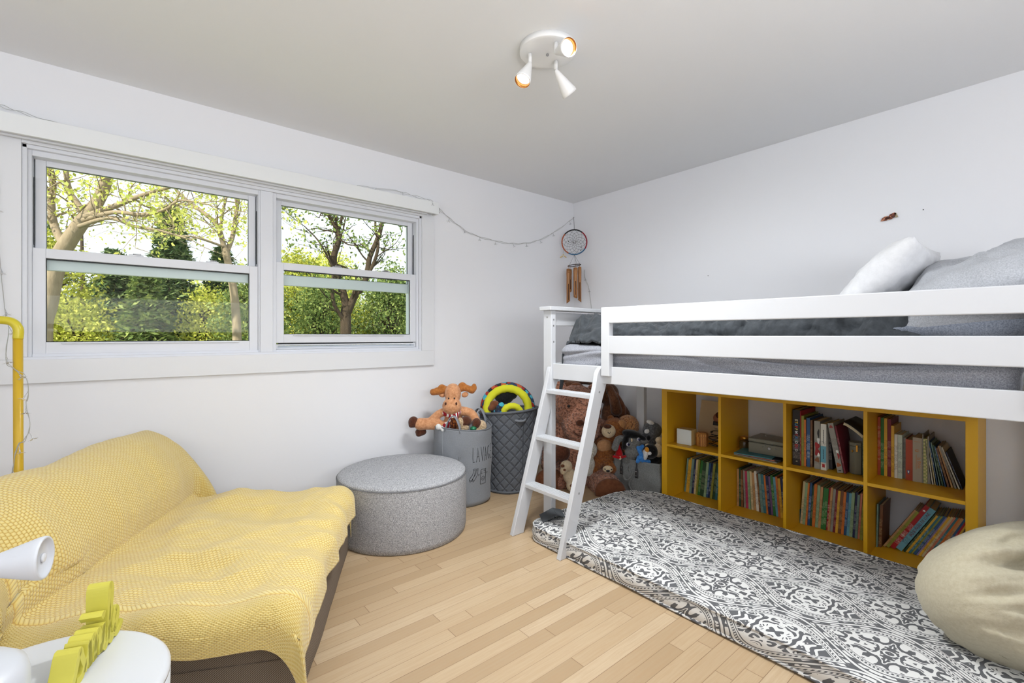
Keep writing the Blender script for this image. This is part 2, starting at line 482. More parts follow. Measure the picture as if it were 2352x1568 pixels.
big_tree('maple_tree', 'large leaning maple with thick sunlit trunk, nearest tree seen through the left window', [
    ([(-1.0, 9.92, .97), (-.93, 9.86, 1.56), (-.81, 9.77, 2.22), (-.67, 9.65, 2.55), (-.49, 9.5, 2.88), (-.39, 9.42, 3.02)], .135, .085),
    ([(-.40, 9.43, 3.0), (-.29, 9.34, 3.27), (-.22, 9.27, 3.53), (-.16, 9.22, 3.8), (-.04, 9.13, 4.19)], .085, .05),
    ([(-.47, 9.2, 2.84), (-.16, 8.84, 2.96), (.13, 8.6, 3.11), (.47, 8.31, 3.24), (.67, 8.15, 3.27)], .045, .014),
    ([(-.49, 9.7, 2.85), (-.59, 9.84, 3.13), (-.69, 9.93, 3.33), (-.74, 9.97, 3.67), (-.8, 10.01, 4.08)], .05, .03),
    ([(-.72, 9.8, 2.42), (-.87, 10.08, 2.79), (-.91, 10.11, 3.13), (-.89, 10.09, 3.47), (-.95, 10.14, 3.87)], .06, .035),
    ([(-.5, 9.3, 2.8), (-.16, 8.7, 2.85), (.18, 8.43, 2.82), (.42, 8.23, 2.9), (.58, 8.09, 3.02), (.89, 7.83, 2.96)], .035, .010),
    ([(-.55, 9.4, 2.72), (-.2, 8.74, 2.77), (.08, 8.51, 2.65), (.37, 8.27, 2.59), (.7, 7.99, 2.46)], .032, .008)],
    L_SPRING, B_LIGHT, 2, 2, .034, 4, .8)
big_tree('ash_tree', 'slim forked ash tree with fine spreading branches at the right of the left window', [
    ([(1.64, 10.33, .85), (1.62, 10.35, 1.53), (1.58, 10.39, 2.03), (1.5, 10.45, 2.54), (1.45, 10.49, 2.79)], .085, .06),
    ([(1.45, 10.49, 2.77), (1.35, 10.57, 3.22), (1.15, 10.74, 3.47), (.89, 10.95, 3.72), (.7, 11.11, 3.98), (.57, 11.22, 4.4)], .05, .02),
    ([(1.47, 10.5, 2.68), (1.61, 10.62, 3.09), (1.66, 10.58, 3.52), (1.7, 10.54, 3.87), (1.74, 10.51, 4.3)], .05, .025),
    ([(1.38, 10.5, 3.05), (1.39, 10.28, 3.42), (1.45, 10.23, 3.75), (1.51, 10.18, 4.08)], .03, .015),
    ([(1.42, 10.45, 2.82), (.98, 10.36, 2.92), (.67, 10.62, 2.96), (.36, 10.88, 3.08)], .025, .008)],
    L_SPRING, B_LIGHT, 2, 2, .032, 3, .8)
big_tree('oak_tree', 'dark multi-stemmed tree with crooked trunk seen through the right window', [
    ([(2.89, 7.99, .65), (2.9, 7.99, 1.1), (2.9, 7.99, 1.48), (2.92, 7.97, 1.63)], .105, .085),
    ([(2.91, 7.97, 1.55), (2.86, 8.02, 1.85), (2.76, 8.11, 2.23), (2.74, 8.12, 2.46), (2.8, 8.07, 2.72), (2.79, 8.08, 2.9)], .07, .045),
    ([(2.93, 7.97, 1.5), (3.02, 7.89, 1.78), (3.13, 7.79, 1.97), (3.19, 7.75, 2.23), (3.22, 7.72, 2.46), (3.34, 7.62, 2.83), (3.4, 7.58, 3.13), (3.51, 7.48, 3.36), (3.69, 7.34, 3.58)], .065, .02),
    ([(2.79, 8.08, 2.85), (2.7, 8.15, 3.13), (2.56, 8.27, 3.24), (2.35, 8.44, 3.32), (2.18, 8.58, 3.58)], .03, .012),
    ([(2.79, 8.08, 2.85), (2.77, 8.1, 3.21), (2.76, 8.11, 3.51)], .028, .018),
    ([(2.8, 8.07, 2.88), (2.85, 8.03, 3.17), (2.88, 8.01, 3.51)], .028, .018),
    ([(3.17, 7.77, 2.1), (3.28, 7.67, 2.38), (3.33, 7.63, 2.68), (3.29, 7.66, 2.98), (3.31, 7.64, 3.36)], .035, .015),
    ([(2.88, 7.98, 1.35), (2.68, 7.91, 1.61), (2.65, 7.94, 1.91), (2.66, 7.93, 2.2), (2.58, 8.0, 2.46), (2.46, 8.09, 2.71), (2.3, 8.23, 2.93)], .035, .008)],
    L_GREEN, B_DARK, 2, 3, .032, 3, .6)

def conifer(x, y, ztop, rb, n, label, mat=None, s=.10, z0=-1.6):
    root = thing('conifer_tree', label, 'tree', (x, y, z0), 0, 'evergreens beyond the window')
    H = ztop - z0; lb = MB(); bb = MB(); n = int(n * 1.35); s *= .74
    MB().tube([(0, 0, 0), (0, 0, H * .5), (0, 0, H)], [rb * .07, rb * .04, .01], 8, cap=False).build('trunk', B_DARK, root)
    nb = n // 26
    for i in range(nb):
        t = rnd.random() ** .75; z = H * (.06 + .93 * t); L = rb * (1 - t) ** .8 * rnd.uniform(.65, 1.1) + .12
        a = rnd.random() * 2 * PI; d = Vector((math.cos(a), math.sin(a), 0))
        bb.tube([(0, 0, z), tuple(d * L * .6 + Vector((0, 0, z + .03))), tuple(d * L + Vector((0, 0, z - .12)))], [.018, .012, .004], 4, cap=False)
        for k in range(26):
            u = rnd.random() ** .7
            p = d * L * u + Vector((0, 0, z + .03 - .15 * u * u)) + Vector((rnd.gauss(0, .13), rnd.gauss(0, .13), rnd.gauss(0, .05))) * (.6 + L * .35)
            quad(lb, p, s * rnd.uniform(.6, 1.2), Vector((rnd.gauss(0, .6), rnd.gauss(0, .6), 1)), 1.5)
    bb.build('branches', B_DARK, root); lb.build('foliage', mat or L_DARK, root)
def bushy(x, y, ztop, rb, n, label, mat, s=.09, z0=-1.6, bare=0.0, name='leafy_tree'):
    root = thing(name, label, 'tree', (x, y, z0), 0, 'leafy trees beyond the window')
    H = ztop - z0; lb = MB(); bb = MB(); n = int(n * 1.6); s *= .68
    MB().tube([(0, 0, 0), (.06, .02, H * .3), (-.05, 0, H * .6)], [.09, .07, .04], 8, cap=False).build('trunk', B_DARK, root)
    nc = n // 40
    for i in range(nc):
        z = H * rnd.uniform(.08, .95); w = rb * math.sqrt(max(.05, 1 - abs(2 * z / H - .9) ** 2.2))
        a = rnd.random() * 2 * PI; rr = w * math.sqrt(rnd.random())
        c = Vector((rr * math.cos(a), rr * math.sin(a), z))
        if i % 3 == 0:
            bb.tube([(0, 0, max(0, z - .9)), tuple(c * .5 + Vector((0, 0, z * .5 - .25))), tuple(c)], [.03, .018, .006], 4, cap=False)
        for k in range(40): quad(lb, c + rv() * .2, s * rnd.uniform(.5, 1.2), rv())
    bb.build('branches', B_DARK, root); lb.build('foliage', mat, root)
conifer(1.10, 18.6, 5.3, 1.25, 15000, 'tall pointed dark spruce whose tip shows in the middle of the left window')
conifer(.35, 14.8, 2.75, 1.1, 8000, 'broad soft-needled pine low in the middle of the left window', L_GREEN, .09)
conifer(-.35, 20.5, 4.0, 1.8, 10000, 'wide dark pine behind the leaning maple trunk')
conifer(2.6, 19.5, 4.3, 1.4, 8000, 'dark spruce between the pointed spruce and the slim ash')
conifer(-3.2, 24, 8.5, 2.6, 10000, 'very tall dark pine at the far left edge of the left window')
conifer(10.2, 19.0, 4.0, 2.2, 8000, 'dark evergreen at the right edge of the right window', None, .12)
bushy(-1.9, 16.6, 4.0, 1.5, 11000, 'yellow-green bushy tree at the left edge of the left window', L_YELLOW, .08)
bushy(-1.0, 15.6, 1.9, 1.1, 7000, 'low light green shrub at the foot of the leaning maple', L_YELLOW, .07, name='shrub')
bushy(1.65, 15.2, 2.3, .95, 8000, 'yellow-flowering shrub in front of the tall spruce', L_YELLOW, .07, name='shrub')
bushy(2.7, 14.2, 2.9, .9, 8000, 'fresh green tree behind the slim ash trunk', L_GREEN, .08)
bushy(2.3, 22.5, 3.2, 1.6, 6000, 'pale far tree filling the skyline between the spruces', L_SPRING, .10)
bushy(4.6, 17.2, 4.1, 1.5, 10000, 'pale yellow-green round tree at the left of the right window', L_YELLOW, .09)
bushy(3.9, 12.4, 2.6, .8, 8000, 'mid green leafy tree low at the left of the right window', L_GREEN, .07)
bushy(6.4, 19.5, 4.6, 1.8, 9000, 'bright yellow-green tree behind the dark crooked trunk', L_SPRING, .10)
bushy(5.0, 14.0, 2.4, 1.0, 6000, 'small yellow shrub behind the foot of the crooked trunk', L_YELLOW, .08, name='shrub')
bushy(6.2, 13.2, 3.2, 1.0, 9000, 'dense green tree at the right side of the right window', L_GREEN, .08)
bushy(8.6, 17.6, 3.4, 1.6, 8000, 'far green tree beside the evergreen in the right window', L_GREEN, .10)
bushy(5.0, 8.3, 3.6, .55, 2400, 'small-leaved maple close to the right edge of the right window', L_GREEN, .05)
bushy(-.5, 26.0, 3.4, 2.4, 7000, 'distant hazy green tree low behind the pines', L_GREEN, .13)
bushy(3.6, 26.0, 3.8, 2.4, 7000, 'distant tree behind the centre post of the windows', L_YELLOW, .13)
root = thing('thin_tree', 'straight thin dark trunk standing low in the left window', 'tree', (-1.02, 19.03, -1.6))
MB().tube([(0, 0, 0), (0, .02, 2.8), (-.05, .05, 6.2)], [.10, .08, .03], 8).build('trunk', B_DARK, root)
g = Mt('lawn', (96, 116, 58), .9); g.base(g.mix(g.noise(3, 4), lin((84, 104, 50)), lin((130, 140, 72)))); g.bump(g.noise(60, 3), .5, .03)
gm = MB().grid(lambda u, v: (-30 + 70 * u, 3.2 + 60 * v, -1.62 + .05 * noise.noise(Vector((u * 30, v * 30, 0)))), 60, 60)
o = gm.build('lawn', g.m); tag(o, kind='structure')

# ================================================================== LOFT BED
BO = (1.906, 2.005, 0); BR = rad(3.0)
bed = thing('loft_bed', 'white painted low wooden loft bed with slatted guard rail and leaning ladder', 'bed', BO, BR)
def bp(name, x0, x1, y0, y1, z0, z1, bev=.003, m=None):
    return MB().box(x0, x1, y0, y1, z0, z1).build(name, m or BEDW, bed, bevel=bev)
bp('post', 0, .04, -.063, 0, 0, 1.245)
bp('post', 1.0, 1.04, -.063, 0, 0, 1.245)
bp('post', 0.015, .04, -2.03, -1.96, 0, 1.245); bp('post', 1.0, 1.04, -2.03, -1.96, 0, 1.245)
bp('top_cap', -.02, 1.06, -.078, .014, 1.245, 1.268); bp('top_cap', -.005, 1.06, -2.045, -1.95, 1.245, 1.268)
bp('end_board', .04, 1.0, -.042, -.018, .842, .933); bp('end_board', .04, 1.0, -.042, -.018, 1.155, 1.235)
bp('end_board', .04, 1.0, -2.01, -1.985, .842, .933); bp('end_board', .04, 1.0, -2.01, -1.985, 1.09, 1.235)
bp('side_rail', .012, .036, -1.965, -.063, .842, .933); bp('side_rail', 1.004, 1.03, -1.965, -.063, .842, .933)
bp('guard_post', -.014, .026, -.478, -.427, .884, 1.244, .004)
bp('guard_post', -.014, .026, -1.99, -1.94, .884, 1.244, .004)
bp('guard_rail', -.013, .009, -1.95, -.472, 1.160, 1.2435, .004)
bp('guard_rail', -.013, .009, -1.95, -.472, 1.003, 1.095, .004)
bp('back_guard_rail', 1.006, 1.03, -1.965, -.063, 1.14, 1.22)
for i in range(11): bp('slat', .04, 1.0, -.19 - i * .17, -.10 - i * .17, .850, .866, .002)
def screw(x, y, z, d):
    M = T(x, y, z) @ look(d)
    MB().lathe([(.0055, 0), (.0055, .0015), (.002, .002), (.002, .0005), (0, .0005)], 10, M).build('screw', STEEL, bed)
screw(0, -.031, 1.205, (-1, 0, 0)); screw(.02, -.063, 1.19, (0, -1, 0)); screw(.02, -.063, 1.06, (0, -1, 0)); screw(.02, -.063, 1.155, (0, -1, 0))
# ladder: two leaning rails with rounded tops and three ribbed rungs (bed coordinates)
iM = (T(*BO) @ Matrix.Rotation(BR, 4, 'Z')).inverted()
def lrail(y0, y1):
    sl = .3175; d = .080; H = .935
    prof = [(1.618, 0)]
    # front edge up, rounded top, back edge down
    prof += [(1.618 + sl * .83, .83)]
    cx, cz = 1.618 + sl * .87 + .046, .872
    for k in range(7):
        a = rad(165 - k * 27); prof.append((cx + .047 * math.cos(a), cz + .058 * math.sin(a)))
    prof += [(1.618 + d + sl * .76, .76), (1.618 + d, 0)]
    n = len(prof); vs = [iM @ Vector((x, y, z)) for y in (y0, y1) for x, z in prof]
    fs = [tuple(range(n)), tuple(reversed(range(n, 2 * n)))] + [((i + 1) % n, i, i + n, (i + 1) % n + n) for i in range(n)]
    m = MB(); m.add(vs, fs); return m.build('ladder_rail', BEDW, bed, bevel=.003)
lrail(1.585, 1.612); lrail(1.945, 1.972)
for z in (.784, .527, .271):
    x = 1.618 + .3175 * z + .004
    m = MB(); m.box(x, x + .072, 1.61, 1.947, z - .022, z - .003, iM)
    for k in range(6): m.box(x + .004 + k * .0115, x + .011 + k * .0115, 1.612, 1.945, z - .003, z, iM)
    m.build('ladder_rung', BEDW, bed, bevel=.001)
for (y, z) in ((1.585, .80), (1.585, .30)):
    x = 1.618 + .3175 * z + .04
    p = iM @ Vector((x, y, z)); screw(p.x, p.y, p.z, (0, -1, 0))

# ---- mattress on the bed
def fr(P): return (T(*BO) @ Matrix.Rotation(BR, 4, 'Z')) @ Vector(P)
SHEET = fabric('grey_jersey_sheet', (120, 122, 130), (168, 170, 178), 260, bs=.3)
def rbox(x0, x1, y0, y1, z0, z1, r, nx, ny, nz, nf):
    """rounded box surface, nf(v)->offset along normal"""
    bm = bmesh.new()
    bmesh.ops.create_cube(bm, size=2)
    bmesh.ops.subdivide_edges(bm, edges=bm.edges[:], cuts=nx, use_grid_fill=True)
    vs = []
    hx, hy, hz = (x1 - x0) / 2, (y1 - y0) / 2, (z1 - z0) / 2
    for v in bm.verts:
        p = Vector((v.co.x * hx, v.co.y * hy, v.co.z * hz))
        q = Vector((max(-hx + r, min(hx - r, p.x)), max(-hy + r, min(hy - r, p.y)), max(-hz + r, min(hz - r, p.z))))
        d = p - q
        if d.length > 1e-6: p = q + d.normalized() * r
        nn = d.normalized() if d.length > 1e-6 else Vector((0, 0, 0))
        p = p + nn * nf(p)
        vs.append(p + Vector(((x0 + x1) / 2, (y0 + y1) / 2, (z0 + z1) / 2)))
    bm.verts.index_update()
    fs = [tuple(v.index for v in f.verts) for f in bm.faces]
    bm.free(); m = MB(); m.add(vs, fs, 0, True); return m
bmat = thing('bed_mattress', 'mattress in a creased grey jersey sheet lying on the loft bed', 'mattress', fr((.52, -1.0, .868)), BR)
mm = rbox(-.47, .47, -.92, .92, 0, .175, .045, 70, 0, 0,
    lambda p: .014 * noise.noise(Vector((p.y * 2.0 + p.z * 16, p.z * 24, p.x * 3))) - .014 * max(0, 1 - 4 * abs(noise.noise(Vector((p.y * 1.6 - p.z * 5, p.z * 12 + p.y * .6, 1))))) ** 2)
mm.build('mattress', SHEET, bmat)
# ---- dark quilted blanket
QM = Mt('charcoal_velvet_quilt', (46, 49, 52), .8, 0, .2)
QM.b.inputs['Sheen Weight'].default_value = .15
f = QM.noise(55, 3, .6); QM.base(QM.mix(f, lin((46, 49, 53)), lin((80, 85, 90))))
def quilt_h(m, s, which='UV'):
    sp = m.n('ShaderNodeSeparateXYZ'); m.l(m.co(which), sp.inputs[0])
    a = m.math('ADD', sp.outputs[0], sp.outputs[1]); b = m.math('SUBTRACT', sp.outputs[0], sp.outputs[1])
    ha = m.math('PINGPONG', m.math('MULTIPLY', a, s), .5); hb = m.math('PINGPONG', m.math('MULTIPLY', b, s), .5)
    return m.math('MINIMUM', m.math('MULTIPLY', ha, 5), m.math('MULTIPLY', hb, 5)), ha, hb
h, _, _ = quilt_h(QM, 7); hc = QM.math('MINIMUM', h, 1.0)
QM.bump(QM.math('MULTIPLY_ADD', f, .3, hc), .45, .006)
def blanket(u, v):
    # u across (0 front .. 1 wall), v along (0 foot .. 1 head)
    y = -.045 - 1.70 * v; x = .048 + .93 * u
    wr = noise.noise(Vector((x * 5, y * 3.2, 1.3))) * .5 + noise.noise(Vector((x * 11 + 3, y * 6, 4))) * .25
    rid = abs(noise.noise(Vector((x * 3 + y * 2.5, y * 4.5, 8))))
    z = 1.062 + .062 + .055 * wr + .06 * rid
    z += .035 * math.exp(-((v - .74) / .13) ** 2)
    b = max(0, 1 - v / .26); b = b * b * (3 - 2 * b)
    z += .085 * b
    if v > .80:                                     # folded head end
        k = (v - .80) / .20; z += .03 * math.sin(min(1, k) * PI)
        z -= .03 * max(0, (v - .95) / .05)
    # front edge tucks down beside the mattress
    e = max(0, 1 - u / .10)
    z -= .055 * e ** 2; e3 = max(max(0, 1 - u / .16) ** 1.3 * min(1, b * 1.6), max(0, 1 - u / .07) ** 1.5); z = z * (1 - e3) + 1.05 * e3; x += .012 * noise.noise(Vector((y * 16, 0, 3)))
    z += .010 * noise.noise(Vector((x * 18, y * 14, 6)))
    rg = 1 - abs(noise.noise(Vector((x * 6 + y * 4, y * 9 - x * 3, 12)))) * 2.4
    z += .030 * max(0, rg) ** 2 - .012
    rg = 1 - abs(noise.noise(Vector((x * 9 - y * 5, y * 15 + x * 6, 17)))) * 2.6
    z += .014 * max(0, rg) ** 2
    if u < .14: x += (.014 + .05 * abs(noise.noise(Vector((y * 7 + z * 9, y * 2.5 - z * 22, 31)))) + .02 * abs(noise.noise(Vector((y * 19, z * 40 + y * 8, 37))))) * (1 - u / .14)
    # foot edge spills down inside the end frame
    e2 = max(0, 1 - v / .05); z -= .24 * e2 ** 1.5 * max(0, 1 - u * 1.4) + .05 * e2
    y += -.01 * e2
    if v > .04: z = max(z, 1.058)
    return (x, y, min(z, 1.235))
o = MB().grid(blanket, 130, 260, uvfn=lambda u, v: (u * .94, v * 1.7)).build('quilted_blanket', QM.m, None, solid=.014)
o.matrix_world = T(*BO) @ Matrix.Rotation(BR, 4, 'Z')
tag(o, 'crumpled charcoal quilted blanket spread over the loft bed mattress', 'blanket')

# ---- pillows
def pillow(name, label, c, R, w, h, t, m, seed=0, seam=None, wrinkle=1.0, cat='pillow', rnd_=.25):
    mb = MB()
    for sgn in (1, -1):
        def fn(u, v, sgn=sgn):
            a = u * 2 - 1; b = v * 2 - 1
            e = max(0, (1 - abs(a) ** 2.6)) * max(0, (1 - abs(b) ** 2.6))
            z = t * .5 * e ** .42
            pin = 1 - .07 * (1 - abs(b) ** 2) * abs(a) ** 3; pin2 = 1 - .09 * (1 - abs(a) ** 2) * abs(b) ** 3
            n_ = noise.noise(Vector((a * 2 + seed, b * 5, seed))) * .022 + noise.noise(Vector((a * 7 + seed, b * 9, seed * 2))) * .009
            fold = abs(noise.noise(Vector((a * 3 + b * 2 + seed, b * 3 - a, 5))))
            z = z * (1 + .25 * noise.noise(Vector((a * 1.3 + seed, b * 1.3, 2)))) + (n_ - fold * .018) * wrinkle * e ** .7
            x = a * w / 2 * pin * math.sqrt(1 - rnd_ * b * b); y = b * h / 2 * pin2 * math.sqrt(1 - rnd_ * a * a)
            return R @ Vector((x, y, sgn * max(z, 0)))
        mb2 = MB().grid(fn, 44, 44)
        fs = mb2.f if sgn > 0 else [tuple(reversed(q)) for q in mb2.f]
        mb.add(mb2.v, fs, 0, True)
    o = mb.build(name, m, None, loc=c)
    md = o.modifiers.new('weld', 'WELD'); md.merge_threshold = .0008
    tag(o, label, cat)
    if seam:
        P_ = smooth_path([(a, b, 0) for a, b in seam], 8); pts = []
        for q in P_:
            a, b = max(-1, min(1, q.x)), max(-1, min(1, q.y)); e = max(0, (1 - abs(a) ** 2.6)) * max(0, (1 - abs(b) ** 2.6))
            n_ = noise.noise(Vector((a * 2 + seed, b * 5, seed))) * .022 + noise.noise(Vector((a * 7 + seed, b * 9, seed * 2))) * .009
            fold = abs(noise.noise(Vector((a * 3 + b * 2 + seed, b * 3 - a, 5))))
            z = t * .5 * e ** .42; z = z * (1 + .25 * noise.noise(Vector((a * 1.3 + seed, b * 1.3, 2)))) + (n_ - fold * .018) * wrinkle * e ** .7
            pin = 1 - .07 * (1 - abs(b) ** 2) * abs(a) ** 3; pin2 = 1 - .09 * (1 - abs(a) ** 2) * abs(b) ** 3
            pts.append(R @ Vector((a * w / 2 * pin * math.sqrt(1 - rnd_ * b * b), b * h / 2 * pin2 * math.sqrt(1 - rnd_ * a * a), max(z, 0) + .0005)))
        MB().tube(pts, .0028, 6).build('piping', m, o)
    return o
WP = fabric('white_cotton', (214, 215, 218), (222, 223, 226), 40, bs=.2, bd=.002)
GP = fabric('grey_jersey', (156, 159, 165), (184, 187, 193), 240, bs=.3)
GP2 = fabric('blue_grey_jersey', (112, 118, 130), (150, 156, 168), 240, bs=.3)
pillow('pillow', 'white cotton pillow leaning at a slant between the wall and the grey pillow', (2.50, .515, 1.305), (RX(-47) @ RZ(90)).to_3x3(), .44, .54, .17, WP, 3, None, .6, 'pillow', .05)
pillow('pillow', 'light grey pillow with piped edge propped highest at the head of the bed', (2.48, .205, 1.245), (RY(-10) @ RX(-22) @ RZ(90)).to_3x3(), .50, .92, .32, GP, 11,
       [(1, -.95), (1, -.4), (1.0, .4), (1, .95)])
pillow('pillow', 'blue-grey pillow lying flat beneath the lighter grey pillow', (2.43, .205, 1.12), RZ(90).to_3x3(), .46, .78, .15, GP2, 21)

# ================================================================== FLOOR CUSHION MATTRESS
def damask():
    m = Mt('damask_cotton', (230, 230, 228), .85, 0, .15)
    sp = m.n('ShaderNodeSeparateXYZ'); m.l(m.co(), sp.inputs[0])
    wob = m.noise(2.2, 1)
    y = m.math('MULTIPLY_ADD', wob, .04, m.math('ADD', sp.outputs[1], sp.outputs[2])); x = m.math('ADD', sp.outputs[0], sp.outputs[2])
    PX, PY = .30, .53
    # ogee strands: two families of mirrored waves, |x - w(y)| measured on a repeat
    def strand(ph):
        w = m.math('MULTIPLY', m.math('SINE', m.math('MULTIPLY_ADD', y, 2 * PI / PY, ph)), PX * .235)
        d = m.math('ADD', x, w)
        return m.math('PINGPONG', m.math('ADD', d, 40 * PX + (0 if ph == 0 else PX / 2)), PX / 2)   # 0 on the strand
    dA = strand(0); dB = strand(PI)
    d = m.math('MINIMUM', dA, dB)
    px = m.math('PINGPONG', x, PX / 4); py = m.math('PINGPONG', m.math('ADD', y, PY / 4), PY / 2)
    cb = m.n('ShaderNodeCombineXYZ'); m.l(m.math('PINGPONG', m.math('ADD', x, PX / 4), PX / 2), cb.inputs[0]); m.l(m.math('MULTIPLY', py, .75), cb.inputs[1])
    n1 = m.noise(18, .3, .5, cb.outputs[0], 2.4)
    n2 = m.noise(34, .2, .5, cb.outputs[0], 1.6)
    w1 = m.math('LESS_THAN', m.math('ABSOLUTE', m.math('SUBTRACT', n1, .5)), .085)
    blob = m.math('GREATER_THAN', n2, .64)
    inner = m.math('MAXIMUM', w1, blob)
    w2 = m.math('GREATER_THAN', n2, .50)
    dots = m.math('LESS_THAN', m.math('PINGPONG', m.math('MULTIPLY', y, 95), .5), .26)
    b0, b1 = (0, 0, 0, 1), (1, 1, 1, 1)
    q = m.math('DIVIDE', d, .10)
    lines = m.ramp(q, [(0, b1), (.04, b0), (.09, b1), (.20, b0), (.245, b1), (.31, b0), (.40, b1), (.44, b0), (.47, b1), (.50, b0)], 'CONSTANT')
    isscroll = m.math('MULTIPLY', m.math('GREATER_THAN', q, .09), m.math('LESS_THAN', q, .20))
    isdots = m.math('MULTIPLY', m.math('GREATER_THAN', q, .325), m.math('LESS_THAN', q, .385))
    isin = m.math('GREATER_THAN', q, .50)
    v = m.mix(isscroll, lines, w2)
    v = m.mix(isdots, v, dots)
    v = m.mix(isin, v, inner)
    m.base(m.mix(v, lin((100, 101, 104)), lin((222, 222, 220))))
    m.bump(m.noise(500, 2), .15, .001)
    return m.m
DAM = damask()
cu = thing('floor_cushion', 'thin floor mattress in grey and white damask cloth under the loft bed', 'mattress', (2.16, .88, 0), 0)
def outline(x0, x1, y0, y1, rs, n=10):
    pts = []
    for (cx, cy, sx, sy, r, a0) in ((x1, y1, -1, -1, rs[0], 0), (x0, y1, 1, -1, rs[1], 90), (x0, y0, 1, 1, rs[2], 180), (x1, y0, -1, 1, rs[3], 270)):
        for k in range(n + 1):
            a = rad(a0 + 90 * k / n); pts.append((cx + sx * r + r * math.cos(a), cy + sy * r + r * math.sin(a)))
    # densify straight runs
    out = []
    for i, p in enumerate(pts):
        q = pts[(i + 1) % len(pts)]; d = math.hypot(q[0] - p[0], q[1] - p[1]); k = max(1, int(d / .04))
        for j in range(k): out.append((p[0] + (q[0] - p[0]) * j / k, p[1] + (q[1] - p[1]) * j / k))
    return out
ol = outline(-.492, .475, -.98, 1.0, (.27, .09, .09, .09))
N = len(ol); mb = MB()
prof = [(0, .004), (.006, .02), (.010, .045), (.006, .066), (0, .082)]
rings = []
for off, z in prof:
    rings.append([(x * (1 + off / abs(.5)) + .006 * noise.noise(Vector((y * 4, z * 20, x))), y + (off if y > .9 else 0), z + .006 * noise.noise(Vector((y * 3, x * 3, 0)))) for x, y in ol])
for s in (.985, .95, .88, .78, .66, .52, .38, .24, .12, .02):
    rings.append([(x * s, y * s, .082 + .016 * min(1, (1 - s) * 9) + .012 * noise.noise(Vector((x * s * 3, y * s * 2.5, 2)))) for x, y in ol])
vs = [p for r in rings for p in r]; fs = []
for i in range(len(rings) - 1):
    for j in range(N): fs.append((i * N + j, i * N + (j + 1) % N, (i + 1) * N + (j + 1) % N, (i + 1) * N + j))
fs.append(tuple(reversed(range(N)))); fs.append(tuple(range((len(rings) - 1) * N, len(rings) * N)))
mb.add(vs, fs, 0, True); mb.build('cushion_body', DAM, cu)
for z in (.081, .010):
    pts = [(x * 1.004, y * 1.003, z + .006 * noise.noise(Vector((y * 3, x * 3, 0)))) for x, y in ol]; pts.append(pts[0])
    MB().tube(pts, .0065, 6, cap=False).build('piping', DAM, cu)
HND = plain('dark_grey_webbing', (72, 76, 80), .8)
hm = MB()
hp = [(-.405, .985, .088), (-.375, .96, .108), (-.33, .955, .118), (-.29, .93, .106)]
for i in range(3):
    a, b = Vector(hp[i]), Vector(hp[i + 1]); w = Vector((.028, .045, 0))
    hm.add([a - w, b - w, b + w, a + w], [(0, 1, 2, 3)])
lbl(hm.build('handle_tab', HND, cu, solid=.004), 'dark grey fabric handle tab')

# ================================================================== YELLOW CUBE SHELF
SO = (2.7335, .248, 0); SR = rad(1.18)
SM = T(*SO) @ Matrix.Rotation(SR, 4, 'Z')
YP = plain('mustard_paint', (226, 172, 26), .42, nb=(30, .04, .002))
shelf = thing('cube_shelf', 'mustard yellow eight-compartment cube shelf standing against the wall under the loft bed', 'bookshelf', SO, SR)
def sp_(name, y0, y1, z0, z1, bev=.0012): return MB().box(0, .385, y0, y1, z0, z1).build(name, YP, shelf, bevel=bev)
sp_('side_panel', 0, .038, 0, .77); sp_('side_panel', 1.432, 1.47, 0, .77)
sp_('top_panel', .038, 1.432, .732, .77); sp_('bottom_panel', .038, 1.432, 0, .038)
CW = .3365
CELL = [(1.432 - (CW + .016) * k - CW, 1.432 - (CW + .016) * k) for k in range(4)]   # (right, left) of each column, from the left
for k in range(3): sp_('divider', CELL[k][0] - .016, CELL[k][0], .038, .732)
for k in range(4): sp_('shelf_board', CELL[k][0], CELL[k][1], .377, .393)
Z0, Z1 = .038, .393

# ---- books
def bookmat(name, col, mark=None, zone=(.05, .19), dens=.5, rough=.5):
    m = Mt(name, col, rough)
    if mark is not None:
        sp = m.n('ShaderNodeSeparateXYZ'); m.l(m.co(), sp.inputs[0])
        oi = m.n('ShaderNodeObjectInfo')
        z = m.math('ADD', sp.outputs[2], m.math('MULTIPLY', oi.outputs['Random'], .04))
        cb = m.n('ShaderNodeCombineXYZ')
        m.l(m.math('MULTIPLY', z, 800), cb.inputs[0]); m.l(m.math('MULTIPLY', sp.outputs[1], 260), cb.inputs[1]); m.l(m.math('MULTIPLY', oi.outputs['Random'], 50), cb.inputs[2])
        f = m.n('ShaderNodeTexNoise'); f.inputs['Scale'].default_value = 1; f.inputs['Detail'].default_value = 1; m.l(cb.outputs[0], f.inputs['Vector'])
        t = m.math('GREATER_THAN', f.outputs['Fac'], .52)
        zn = m.math('MULTIPLY', m.math('GREATER_THAN', z, zone[0]), m.math('LESS_THAN', z, zone[1]))
        word = m.math('GREATER_THAN', m.math('FRACT', m.math('MULTIPLY', z, 22)), .22)
        yy = sp.outputs[1]
        fx = m.math('LESS_THAN', sp.outputs[0], .0005)
        e = m.math('MULTIPLY', m.math('MULTIPLY', m.math('MULTIPLY', t, zn), word), fx)
        m.base(m.mix(m.math('MULTIPLY', e, .5), lin(col), lin(mark)))
    return m.m
